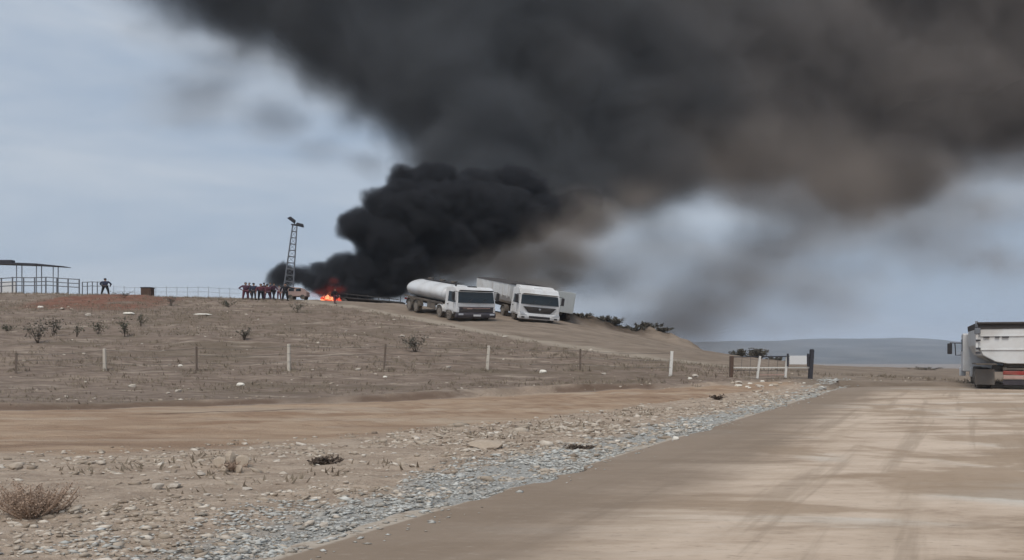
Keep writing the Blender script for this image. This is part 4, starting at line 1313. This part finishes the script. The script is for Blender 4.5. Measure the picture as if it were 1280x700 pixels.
# ------------------------------------------------------------------ roadside fence
def make_fence():
    defs = [(20, 467, 441, 'r', 0), (131, 464, 436, 'c', .02), (246, 464, 433, 'r', .03), (361, 464, 430, 'c', .0), (480, 463, 430, 'r', .04), (609, 463, 432, 'c', .06), (725, 464, 436, 'r', .05), (838, 470, 439, 'c', .06)]
    base = ground(480, 463)
    root = empty("fence", base)
    tops = []
    for px, pyb, pyt, kd, ln in defs:
        g_ = ground(px, pyb)
        h = (pyb - pyt) * g_.y / 1000
        p = g_ - base
        m_ = MB()
        if kd == 'c':
            w = .12
            m_.box((0, 0, h / 2 - .1), (w * 1.55, w, h + .2), taper=(.85, .85), bevel=.02)
            o = m_.build("post", M_conc if px != 838 else M_wpost, root)
            tag(o, "pale concrete fence post")
        else:
            m_.prism([(-.045, -.03), (.05, -.03), (.05, 0), (-.02, 0), (-.02, .06), (-.045, .06)], -.25, h, axis='x')
            for v_ in m_.bm.verts: v_.co = Vector((v_.co.y * 1.2, v_.co.z, v_.co.x))
            o = m_.build("post", M_postrust, root)
            tag(o, "thin rusty steel fence post")
        o.location = p; o.rotation_euler = (R(random.uniform(-5, 5)), math.atan(ln * 1.0) + R(random.uniform(-2, 2)), R(random.uniform(-20, 20)))
        tops.append((p, h, ln))
    for f in (.34, .64, .92):
        pts = []
        for (p0, h0, l0), (p1, h1, l1) in zip(tops[:-1], tops[1:]):
            a = p0 + Vector((l0 * h0 * f, -.07, h0 * f)); b_ = p1 + Vector((l1 * h1 * f, -.07, h1 * f))
            for k in range(6):
                q = a.lerp(b_, k / 6); q.z -= .10 * math.sin(math.pi * k / 6); pts.append(q)
        pts.append(tops[-1][0] + Vector((0, -.07, tops[-1][1] * f)))
        w_ = MB(); w_.tube(pts, .010, 4); w_.build("wire", M_wire, root)
    tag(root, "sagging wire fence of pale concrete and rusty steel posts along the foot of the slope", "fence")
make_fence()

# ------------------------------------------------------------------ gate and sign
GY = 46.0
def gx_(px): return (px - 640) / 1000 * GY
def gz_(py): return CAM_Z + (440 - py) / 1000 * GY
gbase = Vector((gx_(964), GY, 0))
def make_gate():
    root = empty("gate", gbase)
    def bar(name, px0, py0, px1, py1, r, mat, sq=True, parent=root):
        a = Vector((gx_(px0), GY, gz_(py0))) - gbase; b_ = Vector((gx_(px1), GY, gz_(py1))) - gbase
        d = b_ - a
        m_ = MB()
        m_.box((0, 0, 0), (r * 2, r * 1.6, d.length), bevel=r * .15)
        o = m_.build(name, mat, parent)
        o.location = (a + b_) / 2; o.rotation_euler = d.to_track_quat('Z', 'Y').to_euler()
        return o
    tag(bar("gate_post", 914, 479, 914.5, 445, .12, M_rust), "brown rusty gate post")
    tag(bar("gate_post", 1012.5, 476, 1015, 437, .125, M_darksteel), "thick dark gate post")
    o = bar("post_cap", 1013.2, 437.4, 1016.6, 437.4, .06, M_darksteel)
    tag(bar("upright", 946.5, 473, 950, 445, .07, M_wpost), "white upright of the gate")
    tag(bar("upright", 981.5, 472, 984, 446, .07, M_wpost), "white upright of the gate")
    tag(bar("rail", 915.5, 459.6, 1012, 459.6, .038, M_wpost), "white gate rail")
    tag(bar("rail", 915.5, 446.2, 1013, 445.2, .035, M_darksteel), "dark top rail of the gate")
    tag(bar("rail", 949.5, 468.6, 981, 468.3, .032, M_bar), "faded lower rail of the gate")
    tag(bar("rail", 915.5, 463.0, 1012, 462.4, .018, M_darksteel), "thin dark rail of the gate")
    for px in (926, 937, 960, 971):
        bar("thin_bar", px, 471, px + 1.6, 446.5, .012, M_wire)
    return root
gate = make_gate()
tag(gate, "metal bar gate with white uprights between a brown post and a dark post", "gate")
sg_root = empty("sign", Vector((gx_(996.5), GY - .14, gz_(450))))
m_ = MB(); m_.box((0, 0, 0), (.98, .03, .50), bevel=.008); m_.build("sign_panel", M_plate, sg_root)
for x in (-.58, .58):
    m_ = MB(); m_.box((x, .03, 0), (.10, .05, .74)); m_.build("sign_bracket", M_darksteel, sg_root)
tag(sg_root, "plain white rectangular sign fixed on the gate beside the dark post", "sign")

# ------------------------------------------------------------------ plants
def plant_meshes(seed, h, w, nst, leafn, leafs, droop=.3, flat=1.0, low=.3, arch=.4):
    """(stems, leaves) of a scraggly weed or bush."""
    rnd = random.Random(seed)
    sm, lm = MB(), MB()
    for i in range(nst):
        a = rnd.uniform(0, 2 * math.pi); sp = rnd.uniform(.15, 1) * w / 2
        hh = h * rnd.uniform(.55, 1.0)
        tip = Vector((math.cos(a) * sp * 1.3, math.sin(a) * sp * flat, hh))
        mid = Vector((tip.x * arch, tip.y * arch, hh * .55)) + Vector((rnd.uniform(-.05, .05), 0, 0)) * w
        sm.tube([(rnd.uniform(-.04, .04) * w, rnd.uniform(-.04, .04) * w, -.05), mid, tip], [.018, .012, .005], 4)
        for k in range(leafn):
            f = rnd.uniform(low, 1.05)
            c = (mid.lerp(tip, (f - .45) / .55) if f > .45 else Vector((0, 0, 0)).lerp(mid, f / .45)) + Vector((rnd.gauss(0, .09), rnd.gauss(0, .09), rnd.gauss(0, .06))) * h
            s = leafs * rnd.uniform(.6, 1.4)
            d = Vector((rnd.gauss(0, 1), rnd.gauss(0, 1), rnd.gauss(-droop + .4, .7))).normalized()
            e = d.cross(Vector((rnd.gauss(0, 1), rnd.gauss(0, 1), rnd.gauss(0, 1)))).normalized()
            lm.quad([c, c + d * s * .5 + e * s * .28, c + d * s * 1.1, c + d * s * .5 - e * s * .28])
    return sm.me("stem"), lm.me("leaves")
def plant(name, px, py, hpx, wpx, seed, label, cat, leafmat, nst=7, leafn=24, lsz=.14, group=None, Y=None, flat=1.0, sink=.02, low=.3, arch=.4, stem=None):
    g_ = at(px, Y) if Y else ground(px, py)
    k = g_.y / 1000
    s_, l_ = plant_meshes(seed, hpx * k, wpx * k, nst, leafn, lsz, flat=flat, low=low, arch=arch)
    root = empty(name, g_ - Vector((0, 0, sink)))
    link_mesh("stem", s_, stem or M_twig, root); link_mesh("foliage", l_, leafmat, root)
    tag(root, label, cat, group)
    return root
SB = "weeds and low shrubs on the slope"
plant("shrub", 47, 429, 30, 34, 1, "biggest dull shrub on the left of the slope, above the fence", "shrub", M_leafd, 12, 26, .14, SB)
plant("shrub", 66, 420, 26, 26, 2, "upright shrub just right of the biggest one on the left of the slope", "shrub", M_leafd, 9, 24, .13, SB)
plant("weed", 96, 421, 22, 12, 3, "thin lone stalk of weed right of the two left shrubs", "weed", M_leaf, 5, 16, .12, SB)
plant("weed", 123, 418, 20, 22, 4, "broad flat-topped weed in the middle of the left row", "weed", M_leaf, 7, 24, .13, SB)
plant("weed", 156, 421, 26, 18, 5, "tall dark green weed, second from the right of the left row", "weed", M_leaf, 7, 26, .14, SB)
plant("weed", 176, 408, 16, 18, 6, "small leaning weed at the right end and highest of the left row", "weed", M_leaf, 6, 22, .12, SB)
plant("shrub", 305, 425, 15, 22, 7, "dark round shrub on the slope below the bystanders", "shrub", M_leafd, 10, 24, .12, SB)
plant("weed", 371, 391, 14, 16, 8, "green weed at the edge of the haul road under the mast", "weed", M_leaf, 7, 24, .12, SB)
plant("shrub", 519, 440, 24, 32, 9, "straggly dark shrub on the slope below the tanker truck", "shrub", M_leafd, 12, 26, .13, SB)
plant("shrub", 214, 382, 12, 14, 10, "small shrub on the crest right of the rusty box", "shrub", M_leafd, 8, 22, .11, SB)
plant("weed", 285, 384, 9, 34, 11, "low flat green weed patch on the crest before the bystanders", "weed", M_leaf, 14, 22, .10, SB)
plant("weed", 10, 414, 9, 26, 12, "low green weed at the left edge of the slope", "weed", M_leaf, 10, 18, .10, SB)
plant("shrub", 155, 372, 8, 26, 13, "flat shrub at the top of the red soil", "shrub", M_leafd, 8, 18, .10, SB)
MG = "scrub bushes on the earth bank right of the lorries"
for i, (px, hp, wp, Y) in enumerate(((722, 5, 36, 93), (745, 7, 40, 94), (767, 11, 28, 94.5), (789, 8, 46, 95), (808, 7, 34, 95), (827, 5, 30, 94))):
    nm = ("first, low bush on the earth bank beside the grey trailer", "second bush on the earth bank, wide and dark", "tallest bush, standing up from the middle of the earth bank",
          "widest bush on the earth bank, right of the tallest", "fifth bush on the falling right end of the earth bank", "last small bush at the right foot of the earth bank")[i]
    plant("bush", px, 0, hp, wp, 20 + i, nm, "bush", M_leafd, 20, 95, .18, MG, Y=Y, sink=.15, low=.0, arch=.8)
GB = "bushes in the dip behind the gate"
plant("bush", 947, 0, 14, 32, 31, "largest dark green bush, showing over the white upright of the gate", "bush", M_leafd, 20, 110, .20, GB, low=.0, arch=.8, Y=88)
plant("bush", 925, 0, 9, 24, 32, "smaller bush behind the brown gate post", "bush", M_leafd, 14, 70, .18, GB, low=.0, arch=.8, Y=89)
plant("bush", 972, 0, 7, 22, 33, "low bush behind the gate between the two white uprights", "bush", M_leafd, 12, 60, .17, GB, low=.0, arch=.8, Y=90)
plant("bush", 1160, 0, 5, 40, 34, "low dark scrub on the far edge of the land left of the tipper truck", "bush", M_leafd, 14, 24, .14, Y=94)
# near verge
plant("dry_bush", 44, 648, 46, 84, 41, "brown dry tumbleweed bush on the stones at the lower left", "bush", M_dry, 70, 110, .022, sink=.03, low=.0, arch=.7, stem=M_dry)
plant("dry_bush", 408, 580, 9, 44, 42, "flat dark heap of dead twigs on the verge, left of the gravel", "twigs", M_twig, 34, 10, .07)
plant("dry_bush", 722, 561, 5, 46, 43, "dark flat strip of dead weed on the gravel, nearest the road", "twigs", M_twig, 30, 8, .06)
plant("dry_bush", 896, 500, 7, 24, 44, "dark dead tuft on stones short of the gate", "twigs", M_twig, 18, 10, .07)
plant("dry_bush", 292, 590, 15, 34, 45, "small dry weed growing over the heap of stones", "weed", M_dry, 24, 30, .03, stem=M_dry)

# ------------------------------------------------------------------ stones
def rock_mesh(seed, sub=2):
    rnd = random.Random(seed)
    m_ = MB(); bmesh.ops.create_icosphere(m_.bm, subdivisions=sub, radius=1)
    off = Vector((rnd.uniform(-9, 9), rnd.uniform(-9, 9), rnd.uniform(-9, 9)))
    from mathutils import noise as mn
    planes = [(Vector((rnd.gauss(0, 1), rnd.gauss(0, 1), rnd.gauss(0, .7))).normalized(), rnd.uniform(.42, .8)) for _ in range(13)]
    for v_ in m_.bm.verts:
        p = v_.co.copy()
        p *= 1 + .30 * mn.noise(p * 1.1 + off)
        for n_, d_ in planes:
            e = p.dot(n_) - d_
            if e > 0: p -= n_ * e * .97
        v_.co = p
    return m_.me("stone", False)
ROCKS = [rock_mesh(s) for s in range(6)]
for i, m_ in enumerate(ROCKS): m_.materials.append(M_rock if i < 4 else M_rock2)
ROCKW = rock_mesh(77); ROCKW.materials.append(M_whiterock)
def stone(p, w, d, h, yaw, label, group=None, mesh=None, tilt=0):
    o = bpy.data.objects.new("stone", mesh or random.choice(ROCKS)); COL.objects.link(o)
    o.scale = (w / 2, d / 2, h / 2); o.rotation_euler = (tilt, tilt * .6, yaw)
    o.location = (p.x, p.y, p.z + h * .22)
    tag(o, label, "stone", group)
    return o
def stone_px(px, py, wpx, hpx, label, mesh=None, group=None):
    g_ = ground(px, py); k = g_.y / 1000
    return stone(g_, wpx * k, wpx * k * .75, hpx * k * 1.5, random.uniform(-.4, .4), label, group, mesh)
wp_ = Vector(((844 - 640) / 1000 * 17.3, 17.3, 0.0)); stone(wp_, .22, .16, .13, .3, "single white stone lying on the road near its left edge", mesh=ROCKW)
stone_px(608, 560, 60, 9, "long low tan boulder lying where the gravel begins", ROCKS[4])
stone_px(160, 393, 18, 3, "long white slab on the slope just below the red soil", ROCKW)
stone_px(252, 394, 28, 2.5, "flattest white slab on the slope, right of the red soil", ROCKW)
stone_px(218, 610, 26, 8, "pale angular stone among the rubble, lower left", ROCKS[1])
stone_px(22, 585, 24, 6, "dark-sided stone lying alone at the far left of the verge", ROCKS[5])
stone_px(196, 611, 20, 8, "stone with a flat top left of the pale angular one", ROCKS[0])
stone_px(405, 659, 20, 8, "pale stone lying near the kerb at the bottom", ROCKS[2])
for k, (px, py, w, h) in enumerate(((275, 584, 22, 12), (290, 580, 20, 16), (303, 583, 22, 13), (284, 590, 18, 9), (298, 591, 17, 9))):
    stone_px(px, py, w, h, ("left", "topmost", "right", "lower left", "lower right")[k] + " stone of the small heap under the dry weed", ROCKS[4 + k % 2], "stones of the small heap")
for k, (px, py, w) in enumerate(((50, 385, 10), (78, 387, 9), (110, 395, 14), (225, 458, 8), (212, 457, 7), (447, 463, 12), (481, 472, 8), (503, 421, 9), (560, 460, 10), (678, 466, 14), (755, 468, 9), (869, 471, 12), (862, 474, 9), (118, 499, 8), (165, 484, 16), (300, 482, 14), (222, 490, 12), (210, 492, 8))):
    stone_px(px, py, w * .95, max(2.5, w * .3), "pale stone lying loose on the grey slope around the fence", ROCKW if k % 3 == 0 else ROCKS[k % 4], "stones on the slope")
rnd = random.Random(31)
cnt = 0
while cnt < 95:
    s_ = rnd.uniform(0, 40); u_ = rnd.uniform(-14, -1.6)
    x, y = ROAD_P + ROAD_D * s_ + ROAD_N * u_
    if y < 8 or y > 40 or abs(x) > .66 * y or y > float(track_near(np.array([x]))[0]) + .5: continue
    sz = rnd.uniform(.045, .10) * (1 + .025 * y)
    p = Vector((x, y, tz(x, y))); mk = rnd.randrange(6)
    stone(p, sz * 1.6, sz, sz * rnd.uniform(.35, .6), rnd.uniform(-.6, .6), ("pale" if mk < 4 else "tan brown") + (" larger" if sz > .13 else " small") + " stone lying loose on the verge " + ("beside the gravel strip" if u_ > -4.5 else "beside the dirt track" if float(track_near(np.array([x]))[0]) - y < 3.5 else "midway between gravel and dirt track"), "stones on the verge", ROCKS[mk], tilt=rnd.uniform(-.25, .25))
    cnt += 1
gr = random.Random(8)
for k in range(22):
    px = gr.uniform(915, 1010); py = 478 + gr.uniform(-1.5, 8) + (px - 915) * -.02
    g_ = ground(px, py); sz = gr.uniform(.14, .32)
    stone(g_, sz * 1.7, sz, sz * .55, gr.uniform(-.5, .5), "pale stone in the scatter of rocks at the foot of the gate", "stones by the gate", ROCKW if k % 3 == 0 else None)

def scatter(name, pts, size, stretch, flat, mat, label, shape='ico', jitter=.35):
    """One joined mass of small faceted stones."""
    n = len(pts)
    if shape == 'ico':
        g = (1 + 5 ** .5) / 2
        bv = np.array([(-1, g, 0), (1, g, 0), (-1, -g, 0), (1, -g, 0), (0, -1, g), (0, 1, g), (0, -1, -g), (0, 1, -g), (g, 0, -1), (g, 0, 1), (-g, 0, -1), (-g, 0, 1)], float) / math.sqrt(1 + g * g)
        bf = np.array([(0, 11, 5), (0, 5, 1), (0, 1, 7), (0, 7, 10), (0, 10, 11), (1, 5, 9), (5, 11, 4), (11, 10, 2), (10, 7, 6), (7, 1, 8), (3, 9, 4), (3, 4, 2), (3, 2, 6), (3, 6, 8), (3, 8, 9), (4, 9, 5), (2, 4, 11), (6, 2, 10), (8, 6, 7), (9, 8, 1)])
    else:
        bv = np.array([(1, 0, 0), (-1, 0, 0), (0, 1, 0), (0, -1, 0), (0, 0, 1), (0, 0, -1)], float)
        bf = np.array([(0, 2, 4), (2, 1, 4), (1, 3, 4), (3, 0, 4), (2, 0, 5), (1, 2, 5), (3, 1, 5), (0, 3, 5)])
    V = np.repeat(bv[None], n, 0) * (1 + jitter * (RNG.random((n, len(bv), 1)) - .5) * 2) 
    V = V * np.stack([np.full(n, 1.0), np.full(n, .75), np.full(n, flat)], -1)[:, None, :]
    a = RNG.normal(0, .6, n); ca, sa = np.cos(a)[:, None], np.sin(a)[:, None]
    tl = RNG.normal(0, .25, n)[:, None]
    x_, y_, z_ = V[..., 0], V[..., 1], V[..., 2]
    z_ = z_ + x_ * tl
    V = np.stack([x_ * ca - y_ * sa, x_ * sa + y_ * ca, z_], -1)
    V[..., 0] *= stretch
    V = V * size[:, None, None] + pts[:, None, :]
    F = bf[None] + (np.arange(n) * len(bv))[:, None, None]
    V = V.reshape(-1, 3); F = F.reshape(-1, 3)
    me = bpy.data.meshes.new(name)
    me.vertices.add(len(V)); me.vertices.foreach_set("co", V.ravel())
    me.loops.add(F.size); me.loops.foreach_set("vertex_index", F.ravel().astype(np.int32))
    me.polygons.add(len(F)); me.polygons.foreach_set("loop_start", np.arange(0, F.size, 3, dtype=np.int32))
    me.update()
    tone = np.repeat(RNG.random(n), len(bv))
    set_attr(me, "tone", tone)
    o = link_mesh(name, me, mat)
    tag(o, label, kind='stuff')
    return o
def stone_mat(name, stops):
    m, t, b = new_mat(name)
    r_ = N(t, "ShaderNodeValToRGB")
    r_.color_ramp.elements[0].position = 0; r_.color_ramp.elements[0].color = (*stops[0], 1)
    r_.color_ramp.elements[1].position = 1; r_.color_ramp.elements[1].color = (*stops[-1], 1)
    for i, s in enumerate(stops[1:-1]):
        e = r_.color_ramp.elements.new((i + 1) / (len(stops) - 1)); e.color = (*s, 1)
    L(t, attr(t, "tone"), r_.inputs["Fac"])
    c = mixcol(t, mathn(t, 'MULTIPLY', ramp(t, noise(t, coords(t), 9, 4), .4, .7), .4), r_.outputs["Color"], (.26, .21, .165))
    L(t, c, b.inputs["Base Color"]); b.inputs["Roughness"].default_value = .95; b.inputs["Specular IOR Level"].default_value = .2
    return m
M_rub = stone_mat("rubble_stone", [(.21, .165, .127), (.34, .28, .22), (.43, .365, .295), (.52, .455, .38), (.66, .60, .52)])
M_grv = stone_mat("gravel_chip", [(.27, .245, .21), (.38, .36, .325), (.44, .445, .42), (.50, .51, .49), (.60, .59, .55)])
def sample(n, su, sy, cond):
    s_ = RNG.uniform(*sy, n) ; u_ = RNG.uniform(*su, n)
    x = ROAD_P[0] + ROAD_D[0] * s_ + ROAD_N[0] * u_; y = ROAD_P[1] + ROAD_D[1] * s_ + ROAD_N[1] * u_
    k = cond(x, y, u_, s_) & (y > 5.5) & (np.abs(x) < .72 * y + 1)
    return x[k], y[k], u_[k], s_[k]
def keep_p(prob): return RNG.random(len(prob)) < prob
# gravel beside the road
x, y, uu, ss_ = sample(150000, (-3.4, .9), (-3, 46), lambda x, y, u_, s_: keep_p(np.where(u_ > 0, .16 * np.exp(-u_ / .22), 1) * (.12 + .88 * sstep(.38, .62, fbm(x * .8, y * .8, 203, 3))) * sstep(-3.0, -.8, u_ / (1 - .45 * sstep(14, 36, y)) + 2.4 * (fbm(x * .6, y * .6, 201, 3) - .5)) * np.clip(15.0 / np.maximum(y, 6), .12, 1)))
scatter("gravel", np.stack([x, y, np.where(uu > -.04, .006, terrain(x, y) + .008)], -1), RNG.gamma(1.7, .0066, len(x)) * (1 + .02 * y), 1.8, .5, M_grv, "blue grey gravel spread along the left edge of the road", 'oct')
# rubble on the verge, around the fence and on the slope
x, y, uu, ss_ = sample(300000, (-26, -.3), (-8, 60), lambda x, y, u_, s_: (y < track_near(x) + .6) & keep_p((1 - .85 * sstep(-4.5, .5, y - track_near(x) + 3.5 * (fbm(x * .3, y * .3, 215, 3) - .5))) * (.12 + .88 * sstep(.40, .60, fbm(x * .45, y * .7, 211, 4))) * np.clip(11.0 / np.maximum(y, 6), .15, 1)))
n1 = len(x)
xs2 = RNG.uniform(-52, 30, 7000); ys2 = RNG.uniform(28, 92, 7000)
k = (ys2 > track_far(xs2) - .3) & (ys2 < np.interp(xs2, hlx + [60], hly + [46])) & keep_p(.12 + .6 * sstep(.5, .7, fbm(xs2 * .2, ys2 * .35, 221, 3)) + .6 * np.exp(-((ys2 - track_far(xs2) - 2) / 2.5) ** 2))
x = np.concatenate([x, xs2[k]]); y = np.concatenate([y, ys2[k]])
sz = RNG.gamma(1.3, .0098, len(x)) * (1 + .018 * y) + .008
scatter("rubble", np.stack([x, y, terrain(x, y) + sz * .12], -1), np.minimum(sz, .2) * (.78 + .22 * sstep(9, 18, y)), 1.6, .62, M_rub, "loose tan and pale stones strewn over the verge and slope", jitter=.5)

# dry grass on the slope
def grass():
    n = 16000
    x = RNG.uniform(-66, 34, n); y = 28 + 66 * RNG.random(n) ** .9
    k = (y > track_far(x) + .3) & (y < np.interp(x, hlx + [60], hly + [46]) - .6) & (RNG.random(n) < .15 + .85 * sstep(.40, .62, fbm(x * .16, y * .4, 231, 4)))
    xn = RNG.uniform(-14, 8, 900); yn = RNG.uniform(8, 30, 900)
    kn = (yn < track_near(xn)) & (road_uv(xn, yn)[0] < -3) & (fbm(xn * .5, yn * .5, 241, 3) > .55)
    fp = [ground(px, 464) for px in (20, 131, 246, 361, 480, 609, 725, 838)]
    xf = np.concatenate([RNG.normal(p.x, .35, 14) for p in fp]); yf = np.concatenate([RNG.normal(p.y, .22, 14) for p in fp])
    x = np.concatenate([x[k], xn[kn], xf]); y = np.concatenate([y[k], yn[kn], yf])
    m = len(x); nb = 6
    z = terrain(x, y)
    h = RNG.uniform(.10, .30, (m, nb)) * (.55 + .5 * sstep(30, 50, y))[:, None]
    a = RNG.uniform(0, 2 * np.pi, (m, nb)); r_ = RNG.uniform(.02, .16, (m, nb)) * 1.5
    bx = x[:, None] + np.cos(a) * r_ * 1.6; by = y[:, None] + np.sin(a) * r_
    lx = RNG.normal(0, .55, (m, nb)) * h; ly = RNG.normal(0, .4, (m, nb)) * h
    w = RNG.uniform(.012, .035, (m, nb))
    bz = np.repeat(z[:, None], nb, 1) - .03
    V = np.stack([np.stack([bx - w, by, bz], -1), np.stack([bx + w, by, bz], -1), np.stack([bx + lx, by + ly, bz + h], -1)], 2).reshape(-1, 3)
    F = np.arange(len(V)).reshape(-1, 3)
    me = bpy.data.meshes.new("dry_grass")
    me.vertices.add(len(V)); me.vertices.foreach_set("co", V.ravel())
    me.loops.add(F.size); me.loops.foreach_set("vertex_index", F.ravel().astype(np.int32))
    me.polygons.add(len(F)); me.polygons.foreach_set("loop_start", np.arange(0, F.size, 3, dtype=np.int32))
    me.update()
    o = link_mesh("dry_grass", me, M_grass)
    tag(o, "short grey brown dry grass on the slope", kind='stuff')
grass()
